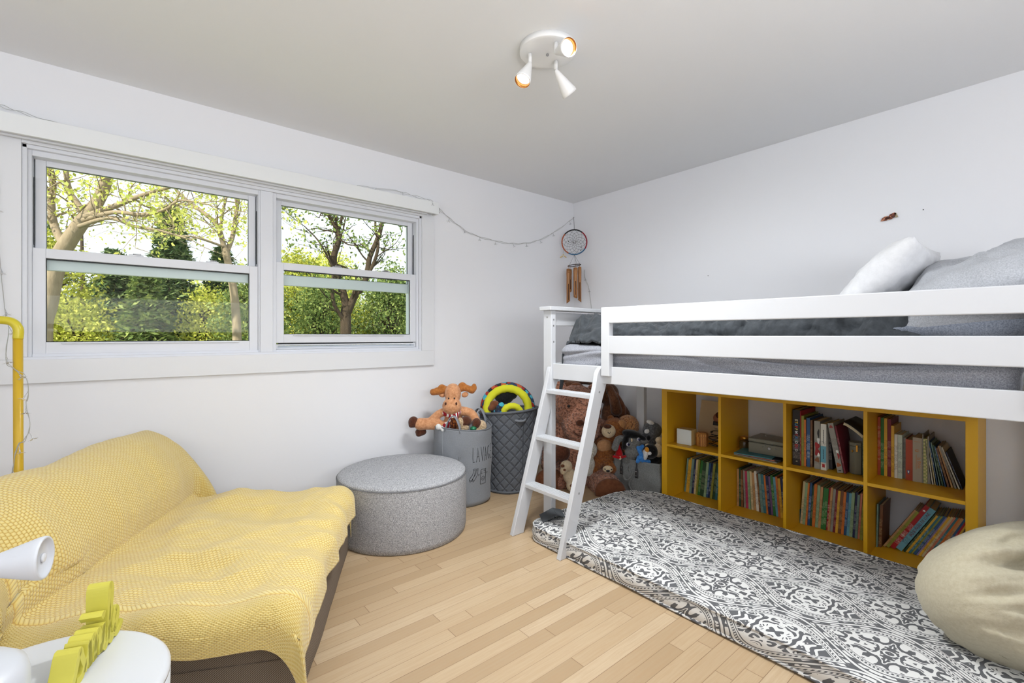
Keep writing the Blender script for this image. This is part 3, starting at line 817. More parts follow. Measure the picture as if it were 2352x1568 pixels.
PAL = {'cream': ((214, 196, 150), (70, 60, 50)), 'tan': ((196, 150, 100), (80, 40, 30)), 'orange': ((214, 120, 50), (90, 30, 20)),
       'pale green': ((150, 180, 140), (40, 50, 50)), 'green': ((50, 120, 55), (190, 210, 170)), 'dark green': ((40, 76, 50), (170, 180, 150)),
       'red': ((168, 26, 34), (230, 200, 190)), 'blue': ((44, 86, 130), (200, 210, 220)), 'light blue': ((110, 170, 190), (40, 50, 80)),
       'navy': ((34, 44, 84), (180, 190, 200)), 'yellow': ((224, 176, 60), (90, 50, 30)), 'pink': ((190, 60, 100), (120, 30, 60)),
       'grey-green': ((120, 150, 140), (50, 60, 60)), 'brown': ((120, 78, 48), (200, 170, 120)), 'olive': ((150, 150, 60), (60, 60, 30)),
       'teal': ((60, 120, 130), (180, 200, 200)), 'purple': ((120, 90, 130), (60, 40, 70)), 'white': ((222, 220, 208), (60, 60, 60)),
       'grey': ((150, 146, 136), (70, 70, 70)), 'dark': ((40, 38, 42), (160, 150, 140)), 'salmon': ((210, 130, 104), (120, 50, 40)), 'maroon': ((120, 30, 44), (200, 150, 140)), 'lilac': ((140, 130, 180), (70, 60, 100))}
BM = {k: bookmat('book_' + k.replace(' ', '_').replace('-', '_'), v[0], v[1]) for k, v in PAL.items()}
PAGES = plain('book_pages', (214, 200, 166), .85, nb=(300, .3, .001))
ORD = ['first', 'second', 'third', 'fourth', 'fifth', 'sixth', 'seventh', 'eighth', 'ninth', 'tenth', 'eleventh', 'twelfth', 'thirteenth', 'fourteenth', 'fifteenth',
       'sixteenth', 'seventeenth', 'eighteenth', 'nineteenth', 'twentieth', 'twenty-first', 'twenty-second', 'twenty-third', 'twenty-fourth', 'twenty-fifth', 'twenty-sixth', 'twenty-seventh', 'twenty-eighth']
def book(color, t, h, d, lx, ly, lz, lean, label, group=None, extra=None, name='book', mats=None):
    """lx depth, ly left edge of the foot, lean>0 tips the top towards the right"""
    c = .0012 if t < .02 else .0022
    mb = MB()
    mb.box(0, c, -t, 0, 0, h).box(c, d, -t, -t + c, 0, h).box(c, d, -c, 0, 0, h)
    if extra: extra(mb, t, h)
    o = mb.build(name, mats or BM[color], None)
    a = rad(lean)
    o.matrix_world = SM @ T(lx, ly, lz + (t * math.sin(a) if a > 0 else 0) + .0006) @ Matrix.Rotation(a, 4, 'X')
    tag(o, label, 'book', group)
    p = MB().box(c, d - .003, -t + c, -c, .003, h - .003).build('pages', PAGES, o)
    return o
def row(cols, cell, z, y0, lean, hgt, depth, lx, where, group, t0=.0112, leans=None, jit=.010, r=None):
    r = r or random.Random(cell * 7 + int(z * 100)); y = y0; cnt = {}
    tot = {}
    for c in cols: tot[c] = tot.get(c, 0) + 1
    for i, c in enumerate(cols):
        cnt[c] = cnt.get(c, 0) + 1
        t = t0 * r.uniform(.72, 1.25); a = leans[i] if leans else lean + r.uniform(-.5, .5)
        h = hgt + r.uniform(-jit, jit * .4)
        nth = '' if tot[c] == 1 else (ORD[cnt[c] - 1] + ' ' if True else '')
        lab = ('the single %s book' % c if tot[c] == 1 else '%s %s book from the left' % (ORD[cnt[c] - 1], c)) + ', ' + where
        book(c, t, h, depth, lx + r.uniform(-.004, .006), y, z, a, lab[:1].upper() + lab[1:], group)
        y -= t / math.cos(rad(a)) + (.0006 if not leans or a < -4.4 else .0024)
    return y
ls = 'books in the lower row of the cube shelf'
row(['grey-green', 'yellow', 'yellow', 'grey-green', 'navy', 'cream', 'olive', 'green', 'dark green', 'dark green', 'pale green', 'blue', 'navy', 'olive', 'dark green', 'teal', 'yellow', 'green', 'grey'],
    0, Z0, CELL[0][1] - .006, 5.5, .235, .17, .205, 'lower far-left cubby', ls, .0128)
row(['tan', 'dark green', 'brown', 'grey', 'pink', 'pale green', 'cream', 'tan', 'white', 'brown', 'grey-green', 'teal', 'orange', 'navy', 'purple', 'green', 'light blue', 'orange', 'yellow', 'navy', 'cream', 'salmon', 'olive', 'green', 'light blue', 'teal'],
    1, Z0, CELL[1][1] - .004, -5, .235, .17, .205, 'lower cubby second from left', ls, .0118, leans=[-min(4.5, i * .5) for i in range(26)])
row(['cream', 'pale green', 'orange', 'blue', 'dark green', 'orange', 'pale green', 'tan', 'green', 'green', 'red', 'tan', 'grey', 'maroon', 'yellow', 'brown', 'orange', 'blue', 'light blue', 'pale green', 'navy', 'grey-green', 'salmon', 'olive', 'tan', 'dark green', 'orange'],
    2, Z0, CELL[2][1] - .004, 3.5, .238, .17, .200, 'lower cubby third from left', ls, .0113)
# lower right compartment
c0 = CELL[3][1]
book('grey-green', .006, .215, .17, .16, c0 - .002, Z0, 1, 'Thin grey-green picture book upright at the left of the lower right compartment', ls)
book('brown', .012, .212, .17, .17, c0 - .009, Z0, 2, 'Dark brown book upright behind the grey-green one in the lower right compartment', ls)
TX = lambda x, y, z: Matrix(((0, 0, -1, x), (0, -1, 0, y), (-1, 0, 0, z), (0, 0, 0, 1)))
TXU = lambda x, y, z: Matrix(((0, 0, -1, x), (0, 1, 0, y), (1, 0, 0, z), (0, 0, 0, 1)))   # reading upwards
INK_R = plain('dark_red_ink', (110, 24, 40), .5); INK_W = plain('white_ink', (228, 228, 222), .5); INK_K = plain('black_ink', (26, 24, 26), .5); INK_G = plain('gold_ink', (190, 120, 60), .4)
ya = c0 - .030
lr = [('tan', .010, 37, .228, None), ('olive', .017, 38, .205, None),
      ('red', .024, 38.5, .232, 'vol'), ('light blue', .030, 39, .222, 'songes'), ('dark green', .009, 39.5, .20, None), ('yellow', .010, 39.5, .205, None), ('teal', .010, 40, .21, None), ('olive', .007, 40, .21, None),
      ('blue', .013, 40, .215, None), ('lilac', .007, 40, .20, None), ('yellow', .011, 40.5, .222, None), ('cream', .010, 40.5, .225, None), ('salmon', .009, 41, .225, None), ('teal', .010, 41, .228, None), ('orange', .010, 41, .228, None), ('tan', .011, 41, .228, None),
      ('blue', .010, 41.5, .235, None), ('red', .009, 42, .23, None), ('yellow', .008, 42.5, .21, None)]
ya = c0 - .024; seen = {}
tt = {}
for q in lr: tt[q[0]] = tt.get(q[0], 0) + 1
for (c, t, a, _h, sp) in lr:
    h = _h
    seen[c] = seen.get(c, 0) + 1
    i_ = lr.index((c, t, a, _h, sp)); a = 29.5 - i_ * .33
    lab = ('Only leaning %s book' % c if tt[c] == 1 else '%s leaning %s book from the left' % (ORD[seen[c] - 1].capitalize(), c)) + ' in the lower right compartment'
    t *= .82; h = .236 + (h - .2) * .3 if sp is None else h * 1.19
    if sp == 'vol': lab = 'Thick red book with a star on its spine leaning in the lower right compartment'
    if sp == 'songes': lab = 'Thick light blue book titled 365 songes de lune leaning in the lower right compartment'
    o = book(c, t, h, .17, .195, ya, Z0, a, lab, ls)
    if sp == 'songes':
        m = MB(); text_to(m, '365 SONGES DE LUNE', .0165, TXU(-.0006, -t * .5, h * .62), .0003, sx=.92); lbl(m.build('spine_title', INK_R, o), 'dark red spine title')
    if sp == 'vol':
        m = MB(); text_to(m, '10', .016, TXU(-.0006, -t * .5, h * .30), .0003)
        vs = []
        for k in range(10):
            r_ = .007 if k % 2 == 0 else .003; aa = PI * k / 5; vs.append((-.0008, -t * .5 + r_ * math.sin(aa), h * .90 + r_ * math.cos(aa)))
        m.add(vs, [tuple(range(10))]); lbl(m.build('spine_title', INK_W, o), 'white star and number')
    ya -= t / math.cos(rad(a)) + .0006

# upper third compartment
us = 'books in the upper row of the cube shelf'
c2 = CELL[2][1]
o = book('dark', .036, .300, .25, .075, c2 - .006, Z1, 0, 'Thick black binder with rainbow title Stuff My Kid Did in the upper third compartment', us)
cols = [(232, 226, 190), (240, 196, 60), (90, 170, 220), (214, 60, 50), (225, 220, 130), (220, 220, 220), (190, 60, 70), (60, 120, 180), (120, 190, 190), (200, 200, 200), (220, 60, 60), (200, 60, 120), (180, 180, 180)]
inks = [plain('letter_ink_%s' % ORD[i], c, .5) for i, c in enumerate(cols)]
m = MB(); y = .245; k = 0
for ch in 'STUFF MY KID DID':
    if ch == ' ': y -= .0045; continue
    text_to(m, ch, .0185, TX(-.0006, -.018, y), .0003, mi=k % 13, bold=.0006); y -= .0125; k += 1
text_to(m, 'a', .016, TXU(-.0006, -.019, .022), .0003, mi=0)
lbl(m.build('spine_title', inks, o), 'multicoloured letters STUFF MY KID DID')
book('red', .004, .296, .24, .078, c2 - .041, Z1, 0, 'Thin red-edged folder right against the black binder', us)
book('olive', .0115, .27, .24, .085, c2 - .0455, Z1, 0, 'Olive and brown picture book beside the black binder', us)
book('orange', .009, .250, .20, .085, c2 - .058, Z1, 0, 'Narrow orange book beside the deep blue one in the upper third compartment', us)
book('navy', .004, .262, .22, .088, c2 - .0675, Z1, 0, 'Very thin navy booklet next to the narrow orange book', us)
book('blue', .013, .262, .22, .088, c2 - .072, Z1, 0, 'Blue book with a pale stripe in the upper third compartment', us)
book('brown', .010, .250, .20, .092, c2 - .086, Z1, 0, 'Mottled brown book left of the grey comic album', us)
def patches(o, t, spec):
    for j, (z0, z1, y0, y1, col) in enumerate(spec):
        n_ = 14; vs = []
        for q in range(n_):
            a_ = 2 * PI * q / n_; w = 1 + .22 * math.sin(3 * a_ + j)
            vs.append((-.0007 - .0001 * j, -t * ((y0 + y1) / 2 + (y1 - y0) / 2 * math.cos(a_) * w), (z0 + z1) / 2 + (z1 - z0) / 2 * math.sin(a_) * w))
        MB().add(vs, [tuple(range(n_))]).build('cover_patch', plain('print_%d_%d_%d' % col, col, .5), o)
o = book('grey', .027, .252, .20, .080, c2 - .1075, Z1, 0, 'Grey comic album with a red and white printed spine standing upright', us)
patches(o, .027, [(.135, .165, .5, .95, (225, 225, 220)), (.10, .14, .1, .9, (160, 30, 35)), (.07, .11, .1, .95, (150, 26, 32)), (.065, .085, .55, .95, (230, 228, 220)), (.035, .06, .15, .9, (130, 80, 50)), (.165, .21, .55, .9, (40, 40, 46))])
o = book('white', .025, .240, .19, .078, c2 - .1375, Z1, 0, 'White and sky-blue paperback in the upper third compartment', us)
MB().box(-.0008, 0, -.0248, -.0002, .04, .125).build('blue_band', plain('sky_blue_print', (96, 160, 178), .5), o)
MB().box(-.0008, 0, -.019, -.007, .014, .032).build('red_logo', plain('logo_red_print', (170, 30, 36), .5), o)
m = MB()
for k in range(13): m.box(-.0008, 0, -.0145, -.0105, .140 + k * .0055, .1435 + k * .0055)
for k in range(9): m.box(-.0012, 0, -.0145, -.0105, .060 + k * .0055, .0635 + k * .0055)
m.build('spine_title', INK_K, o)
book('dark', .016, .225, .19, .12, c2 - .1645, Z1, -3, 'Dark blue-black book set back behind the sky-blue paperback', us)
o = book('grey', .025, .252, .20, .078, c2 - .212, Z1, -10, 'Grey comic album leaning to the left in the upper third compartment', us)
patches(o, .025, [(.095, .115, .5, .95, (225, 225, 220)), (.07, .10, .6, .98, (150, 30, 35)), (.03, .05, .1, .9, (150, 80, 40)), (.225, .24, .2, .8, (150, 60, 60)), (.008, .014, .2, .8, (30, 30, 30))])
book('maroon', .008, .24, .19, .085, c2 - .2385, Z1, -10, 'Thin dark maroon book leaning behind the grey comic album', us)
# book lying bent over the tin: cover and fanned pages
bo = thing('book', 'Large dark hardcover draped open over the grey tin, pages bowed', 'book', SM @ Vector((.10, c2 - .23, Z1)), SR, us)
def arch(off): return lambda u, v: (.24 * v, .0 - .105 * u, .262 - .075 * u ** 1.4 + off + .0 * v)
m = MB().grid(arch(0), 14, 2); m.build('cover', BM['dark'], bo, solid=.003)
m = MB().grid(lambda u, v: (.004 + .22 * v, -.002 - .10 * u, .252 - .074 * u ** 1.4), 14, 2); m.build('pages', PAGES, bo, solid=.014)
m = MB().grid(lambda u, v: (.24 * v, -.105 * 0 - .012 * u - .0, .258 - .0 - .18 * u), 6, 2)
TINM = plain('grey_tin_enamel', (126, 124, 108), .35, .4)
tin = thing('tin_canister', 'Tall grey octagonal tin with gold clasp standing among the books', 'tin', SM @ Vector((.135, c2 - .281, Z1)), 0)
MB().lathe([(.034, .001), (.034, .142), (.033, .143)], 8, None, 0, False).build('can_body', TINM, tin, bevel=.006)
MB().lathe([(.0352, .143), (.0352, .160), (.032, .163), (0, .163)], 8, None, 0, False).build('lid', TINM, tin, bevel=.004)
MB().box(-.041, -.034, -.004, .004, .118, .152, RZ(14)).ell((-.040, 0.009, .120), (.004, .004, .006)).build('clasp', GOLD, tin, bevel=.001)
book('dark green', .008, .20, .17, .078, CELL[2][0] + .0195, Z1, 0, 'Dark green booklet pressed against the right divider beside the tin', us)

# upper right compartment
y = c0 - .0015
for c, t, h in (('orange', .0120, .292), ('green', .0120, .290), ('yellow', .0125, .288), ('maroon', .0135, .286)):
    book(c, t, h, .18, .195, y, Z1, 0, 'Tall slim %s book of the set of four, upper right cubby of the shelf' % {'orange': 'rust red', 'maroon': 'wine red'}.get(c, c), us,
         mats={'orange': bookmat('rust_cover', (176, 74, 40), (220, 180, 150), (.08, .25))}.get(c)); y -= t + .001
for (c, t, h, lab) in (('yellow', .0115, .255, 'Ochre book right of the four tall books'), ('white', .0120, .215, 'Off-white book with black lettering'), ('white', .0165, .215, 'Thicker pale mint paperback'), ('grey', .0105, .200, 'Grey mottled book behind the pale mint paperback')):
    book(c, t, h, .17, .195 if c != 'grey' else .215, y, Z1, 0, lab + ' in the upper right compartment', us, mats=bookmat('pale_mint_cover', (196, 208, 192), (50, 60, 80), (.03, .18)) if 'mint' in lab and 'Thicker' in lab else None); y -= t + .0012
o = book('orange', .026, .197, .17, .197, y, Z1, 0, 'Brick red thick book with a small emblem beside the grey Bible', us, mats=plain('brick_red_cover', (172, 66, 36), .5)); 
patches(o, .026, [(.030, .050, .2, .6, (70, 80, 130)), (.034, .046, .3, .5, (210, 210, 205))]); y -= .0272
o = book('grey', .034, .212, .17, .190, y, Z1, 0, 'Thick warm grey book lettered la Bible in copper', us, mats=plain('warm_grey_cover', (168, 158, 140), .6))
m = MB(); text_to(m, 'la Bible', .018, TX(-.0006, -.023, .092), .0003); text_to(m, 'U', .017, TX(-.0006, -.015, .150), .0003, bold=.0006); m.box(-.0006, 0, -.028, -.006, .192, .193).box(-.0006, 0, -.014, -.0125, .06, .13)
lbl(m.build('spine_title', INK_G, o), 'copper spine lettering'); y -= .0352
ck = Mt('checked_cover', (196, 190, 120), .6); cc = ck.n('ShaderNodeTexChecker'); cc.inputs['Scale'].default_value = 120
cc.inputs['Color1'].default_value = lin((206, 200, 140)); cc.inputs['Color2'].default_value = lin((150, 160, 100)); ck.l(ck.co(), cc.inputs['Vector']); ck.base(cc.outputs[0])
book('grey', .003, .232, .17, .19, y, Z1, 0, 'Slim grey board edge left of the checked yellow album', us); y -= .004
book('yellow', .014, .212, .17, .19, y, Z1, 0, 'Yellow-green checked album in the upper right compartment', us, mats=ck.m); y -= .0155
book('grey', .004, .225, .17, .188, y, Z1, 0, 'Grey cover right of the checked yellow album', us); y -= .006
mg = [('grey', 4, .205, 8), ('white', 3, .20, 11), ('cream', 3, .198, 12), ('blue', 3, .205, 14), ('grey-green', 3, .20, 15), ('dark green', 5, .19, 17), ('blue', 3, .185, 19), ('brown', 6, .18, 22), ('tan', 5, .19, 24), ('grey', 6, .195, 27), ('white', 4, .19, 30), ('navy', 3, .17, 31)]
for i, (c, t, h, a) in enumerate(mg):
    t = t * .00125
    o = book(c, t, h, .16, .19 + .003 * (i % 3), y, Z1, -a * .6, '%s leaning magazine right of the checked album, %s cover, upper right cubby' % (ORD[i].capitalize(), c), 'magazines fanned at the right of the upper right compartment', name='magazine')
    y -= t / math.cos(rad(a)) + .0045

# ---- upper left compartment: clock, wooden box, card, cable
cl = CELL[0][1]
ck_ = thing('cube_clock', 'small white cube standing at the front of the upper left compartment', 'clock', SM @ Vector((.10, cl - .085, Z1 + .0003)), SR)
MB().box(-.036, .036, -.05, .05, 0, .098).build('clock_body', plain('pale_wood', (206, 180, 120), .5), ck_, bevel=.003)
MB().box(-.042, -.036, -.05, .05, 0, .098).build('clock_face', plain('frosted_white', (224, 228, 224), .3), ck_, bevel=.003)
bx = thing('wooden_box', 'small hexagonal wooden trinket box beside the white cube', 'box', SM @ Vector((.12, cl - .175, Z1 + .0003)), 0)
WD = Mt('striped_wood', (180, 116, 50), .4); f = WD.n('ShaderNodeTexWave'); f.inputs['Scale'].default_value = 45; f.inputs['Distortion'].default_value = 2; WD.l(WD.co(), f.inputs['Vector'])
WD.base(WD.mix(f.outputs['Fac'], lin((150, 88, 34)), lin((210, 150, 76))))
MB().lathe([(.038, 0), (.038, .058)], 6, RZ(12), 0, False).build('box_body', WD.m, bx, bevel=.002)
MB().lathe([(.039, .059), (.039, .078), (.03, .084), (.03, .086)], 6, RZ(12), 0, False).build('lid', WD.m, bx, bevel=.002)
cd = thing('photo_card', 'cream card with a small portrait leaning at the back of the upper left cubby', 'picture', SM @ Vector((.30, cl - .145, Z1)), SR)
MC = T(0, 0, .001) @ RY(12) @ RX(2)
cdo = MB().box(0, .004, -.10, .10, 0, .262, MC).build('card', plain('cream_card', (206, 186, 152), .7), cd)
m = MB(); m.lathe([(.036, -.001), (.036, .0012)], 24, MC @ T(-.001, -.033, .155) @ look((-1, 0, 0)) @ Matrix.Diagonal((1, 1, 1, 1)))
m.build('portrait_print', plain('skin_print', (176, 120, 96), .7), cd)
MB().lathe([(.020, 0), (.020, .0016)], 20, MC @ T(-.0015, -.031, .175) @ look((-1, 0, 0))).build('portrait_print', plain('hair_print', (84, 44, 40), .7), cd)
MB().box(-.0022, -.0012, -.066, -.001, .105, .132, MC).build('portrait_print', plain('clothes_print', (60, 54, 56), .7), cd)
m = MB()
for z, w in ((.085, .05), (.077, .035)): m.box(-.0015, 0, -.035 - w / 2, -.035 + w / 2, z, z + .002, MC)
m.build('caption_lines', INK_K, cd)
r_ = random.Random(4); pts = []
for k in range(46):
    a = k * .62; R_ = .033 + .012 * math.sin(k * .37)
    pts.append((R_ * math.cos(a), R_ * .9 * math.sin(a) + .006 * math.sin(k * .9), .006 + .0020 * k + .012 * abs(math.sin(k * .5))))
o = MB().tube(smooth_path(pts, 4), .0028, 6).build('black_cable', BLACK, None, loc=SM @ Vector((.13, cl - .262, Z1)))
tag(o, 'tangled black cable heaped beside the wooden box', 'cable')

# ---- upper second compartment: cash box, jar, magazines
c1 = CELL[1][1]
CB = plain('grey_green_enamel', (116, 114, 102), .35, .3)
bx = thing('cash_box', 'grey metal cash box with handle and keyhole in the upper second compartment', 'box', SM @ Vector((.14, c1 - .235, Z1 + .021)), SR)
MB().box(-.05, .13, -.098, .115, 0, .062).build('box_body', CB, bx, bevel=.004)
MB().box(-.052, .132, -.098, .117, .063, .088).build('lid', CB, bx, bevel=.006)
MB().tube(smooth_path([(.04, .05, .088), (.04, .05, .100), (.04, 0, .104), (.04, -.05, .100), (.04, -.05, .088)], 4), .003, 8).build('carry_handle', STEEL, bx)
m = MB()
MK = T(-.0505, .0, .040) @ look((-1, 0, 0)); m.lathe([(.009, 0), (.009, .003), (.006, .004), (0, .004)], 14, MK)
for yy, zz in ((.02, .070), (-.016, .070), (.035, .046), (.02, .052), (-.033, .045)): m.lathe([(.003, 0), (.003, .002), (0, .003)], 8, T(-.052, yy, zz) @ look((-1, 0, 0)))
m.build('lock', STEEL, bx)
jr = thing('glass_jar', 'small glass jar with gold lid left of the cash box', 'jar', SM @ Vector((.20, c1 - .055, Z1 + .0003)), 0)
JG = plain('amber_glass', (120, 100, 60), .15); JG.node_tree.nodes['Principled BSDF'].inputs['Transmission Weight'].default_value = .6
MB().lathe([(0, 0), (.028, 0), (.030, .006), (.030, .055), (.024, .065)], 20).build('jar_body', JG, jr)
MB().lathe([(.026, .065), (.026, .084), (.024, .086), (0, .086)], 20).build('lid', GOLD, jr)
for i, (dy, dx, c, w) in enumerate(((0, 0, 'grey', .24), (.012, .012, 'salmon', .22), (-.01, .006, 'dark', .23), (.02, -.012, 'teal', .20))):
    z = Z1 + .0004 + i * .005
    o = MB().box(-.085, .10, -w / 2, w / 2, 0, .0046).build('magazine', BM[c], None)
    o.matrix_world = SM @ T(.125 + dx, c1 - .18 + dy, z) @ RZ(i * 3 - 4)
    tag(o, '%s magazine lying flat, %s in the stack beneath the cash box' % ({'grey': 'Grey', 'salmon': 'Salmon pink', 'dark': 'Black', 'teal': 'Teal'}[c], ['lowest', 'second from the bottom', 'third from the bottom', 'topmost'][i]), 'magazine', 'magazines under the cash box')

# ================================================================== SOFA WITH THROW
SFO = (.395, 1.43, 0); SFR = rad(-28)
TWL = Mt('brown_twill', (118, 106, 94), .9, 0, .1)
sp = TWL.n('ShaderNodeSeparateXYZ'); TWL.l(TWL.co(), sp.inputs[0])
dg = TWL.math('MULTIPLY', TWL.math('ADD', TWL.math('ADD', sp.outputs[0], sp.outputs[1]), sp.outputs[2]), 190)
st = TWL.math('PINGPONG', dg, .5)
TWL.base(TWL.mix(TWL.ramp(st, [(.15, (0, 0, 0, 1)), (.4, (1, 1, 1, 1))]), lin((82, 70, 60)), lin((156, 144, 130)))); TWL.bump(st, .5, .002)
sofa = thing('low_sofa', 'low armless sofa in brown twill mostly hidden under the yellow throw', 'sofa', SFO, SFR)
rbox(-.985, 0, 0, .975, .012, .300, .045, 16, 0, 0, lambda p: .006 * noise.noise(p * 4)).build('seat_base', TWL.m, sofa)
rbox(-.985, -.755, .01, .965, .20, .615, .085, 14, 0, 0, lambda p: .01 * noise.noise(p * 5)).build('backrest', TWL.m, sofa)
MB().tube([(-.02, -.002, .03), (-.004, -.002, .06), (-.002, -.002, .28)], .004, 6).tube([(-.97, -.001, .16), (-.5, -.004, .155), (-.05, -.001, .16)], .0025, 6).build('seam_piping', TWL.m, sofa)

TH = Mt('yellow_waffle_fleece', (240, 214, 116), .92, 0, .1)
sp = TH.n('ShaderNodeSeparateXYZ'); TH.l(TH.co('UV'), sp.inputs[0])
wx = TH.noise(14, 2, .5, TH.co('UV')); 
ux = TH.math('MULTIPLY_ADD', wx, .006, sp.outputs[0]); vx = TH.math('MULTIPLY_ADD', wx, .006, sp.outputs[1])
ru = TH.math('MULTIPLY', ux, 104); rvv = TH.math('MULTIPLY', vx, 84)
ofs = TH.math('MULTIPLY', TH.math('FRACT', TH.math('MULTIPLY', TH.math('FLOOR', ru), .5)), 1.0)
cu_ = TH.math('PINGPONG', ru, .5); cv_ = TH.math('PINGPONG', TH.math('ADD', rvv, ofs), .5)
cu1 = TH.math('PINGPONG', TH.math('ADD', ru, 0), 1)
a_ = TH.math('SINE', TH.math('MULTIPLY', TH.math('FRACT', ru), PI)); b_ = TH.math('SINE', TH.math('MULTIPLY', TH.math('FRACT', TH.math('ADD', rvv, ofs)), PI))
hh = TH.math('POWER', TH.math('MULTIPLY', a_, b_), .5)
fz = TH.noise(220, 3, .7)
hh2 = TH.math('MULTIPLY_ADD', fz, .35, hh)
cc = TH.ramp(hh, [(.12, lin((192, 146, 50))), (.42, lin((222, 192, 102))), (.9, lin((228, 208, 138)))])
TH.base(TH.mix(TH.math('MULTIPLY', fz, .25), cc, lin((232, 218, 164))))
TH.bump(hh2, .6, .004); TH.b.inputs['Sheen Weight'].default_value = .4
# cross-section of the sofa (x, z) in sofa coordinates, from behind the back to over the front edge
prof = smooth_path([(-1.005, 0, .20), (-1.012, 0, .42), (-.985, 0, .59), (-.90, 0, .652), (-.81, 0, .632), (-.735, 0, .56), (-.690, 0, .46), (-.690, 0, .385), (-.680, 0, .342), (-.52, 0, .345), (-.33, 0, .345), (-.15, 0, .345), (-.04, 0, .340), (.012, 0, .310), (.022, 0, .25), (.024, 0, .20)], 12)
cum = [0]
for i in range(1, len(prof)): cum.append(cum[-1] + (prof[i] - prof[i - 1]).length)
LT = cum[-1]
def prof_at(s):
    s = max(0, min(LT, s)); i = 0
    while i < len(cum) - 2 and cum[i + 1] < s: i += 1
    t = (s - cum[i]) / max(1e-9, cum[i + 1] - cum[i]); p = prof[i].lerp(prof[i + 1], t)
    d = (prof[i + 1] - prof[i]).normalized(); return p, Vector((-d.z, 0, d.x))
A0, A1 = -.34, 1.13
def throw(u, v):
    s = v * LT                                     # v along the profile
    a = A0 + (A1 - A0) * u                         # u along the sofa length
    fb = s / LT
    # hem length at the near end, longer at the front corner
    hem = -.125 - .02 * math.sin(fb * 9) - .21 * max(0, (fb - .87) / .13) ** 1.6 - .02 * noise.noise(Vector((fb * 7, 0, 0)))
    if fb < .45: hem = -.33
    if a < 0: a = a * (hem / A0)
    smax = LT - .03 - .02 * noise.noise(Vector((a * 4, 3, 0)))
    if a > 0: s = s * smax / LT
    p, nrm = prof_at(s)
    x, z = p.x, p.z; y = a
    drop = 0
    if a < 0:
        R_ = .07; k = -a
        if k < R_ * PI / 2: th = k / R_; y = -R_ * math.sin(th) * .8; drop = R_ * (1 - math.cos(th))
        else: y = -R_ * .8; drop = R_ + (k - R_ * PI / 2)
        y -= .026 + .012 * noise.noise(Vector((fb * 11, k * 4, 2))) * min(1, k * 8)
    elif a > .965:
        k = a - .965; y = .965 + min(.03, k) ; drop = k * 1.0
        # loose end flares towards the window wall behind the seat corner
        w = max(0, min(1, (x + .80) / .3)); 
        y += .10 * k * 4 * max(0, 1 - abs((x + .72) / .2)); x += .10 * k * 5 * max(0, 1 - abs((x + .66) / .22)) 
        drop = min(drop, .16)
    z2 = z - drop
    n_ = .024 * noise.noise(Vector((x * 3.1, y * 3.2, 1))) + .010 * noise.noise(Vector((x * 8, y * 6, 5))) + .006 * noise.noise(Vector((x * 15, y * 17, 2)))
    # sagging creases fanning out from the back/seat joint
    fold = .034 * abs(noise.noise(Vector((x * 2.2 - y * 1.1, y * 4.2 + x * 1.2, 9))))
    seat = max(0, min(1, (x + .70) / .15)) if z < .42 else .25
    dn = (n_ - fold) * (.35 + .9 * seat)
    cx_ = x + nrm.x * dn; cz_ = z2 + nrm.z * dn * (1 if drop < .05 else .3)
    # front corner: gathers into a hanging point
    if a < 0 and fb > .86:
        k = min(1, (fb - .86) / .14) * min(1, -a * 3); cx_ += .035 * k * math.sin(fb * 60) * .5 + .02 * k; y -= .02 * k
    # folds at the near end of the back
    if a < .35 and fb < .5:
        k = (1 - a / .35) if a > 0 else 1
        cx_ += .030 * k * math.sin(a * 26 + z * 10) * .5; cz_ += .012 * k * math.sin(a * 30 + x * 20)
    return (cx_, y, max(.02, cz_ + .006))
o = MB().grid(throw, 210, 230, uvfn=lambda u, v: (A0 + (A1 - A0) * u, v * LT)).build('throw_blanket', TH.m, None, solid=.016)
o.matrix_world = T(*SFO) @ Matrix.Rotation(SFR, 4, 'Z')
tag(o, 'fluffy yellow waffle-textured throw draped over the low sofa', 'blanket')

# ================================================================== OTTOMAN
OT = Mt('grey_felt', (150, 151, 154), .95, 0, .1)
f = OT.noise(260, 3, .7); OT.base(OT.mix(OT.ramp(f, [(.38, (0, 0, 0, 1)), (.62, (1, 1, 1, 1))]), lin((126, 127, 131)), lin((200, 201, 204)))); OT.bump(f, .5, .003)
ot = thing('ottoman', 'large round light grey felt ottoman between the yellow-draped sofa and the laundry bag', 'ottoman', (1.213, 2.437, 0))
MB().lathe([(.33, 0), (.352, .004), (.357, .03), (.360, .16), (.358, .31), (.357, .318)], 72).build('ottoman_side', OT.m, ot)
MB().lathe([(.3575, .318), (.352, .330), (.335, .336), (.26, .343), (.12, .347), (0, .348)], 72).build('ottoman_top', OT.m, ot)
pts = [(.3585 * math.cos(2 * PI * k / 72), .3585 * math.sin(2 * PI * k / 72), .319) for k in range(73)]
MB().tube(pts, .0022, 6, cap=False).build('seam', plain('seam_grey', (120, 121, 125), .9), ot)
MB().lathe([(.335, -.0), (.345, .003), (.345, .012), (.33, .014)], 48).build('base_rim', BLACK, ot)

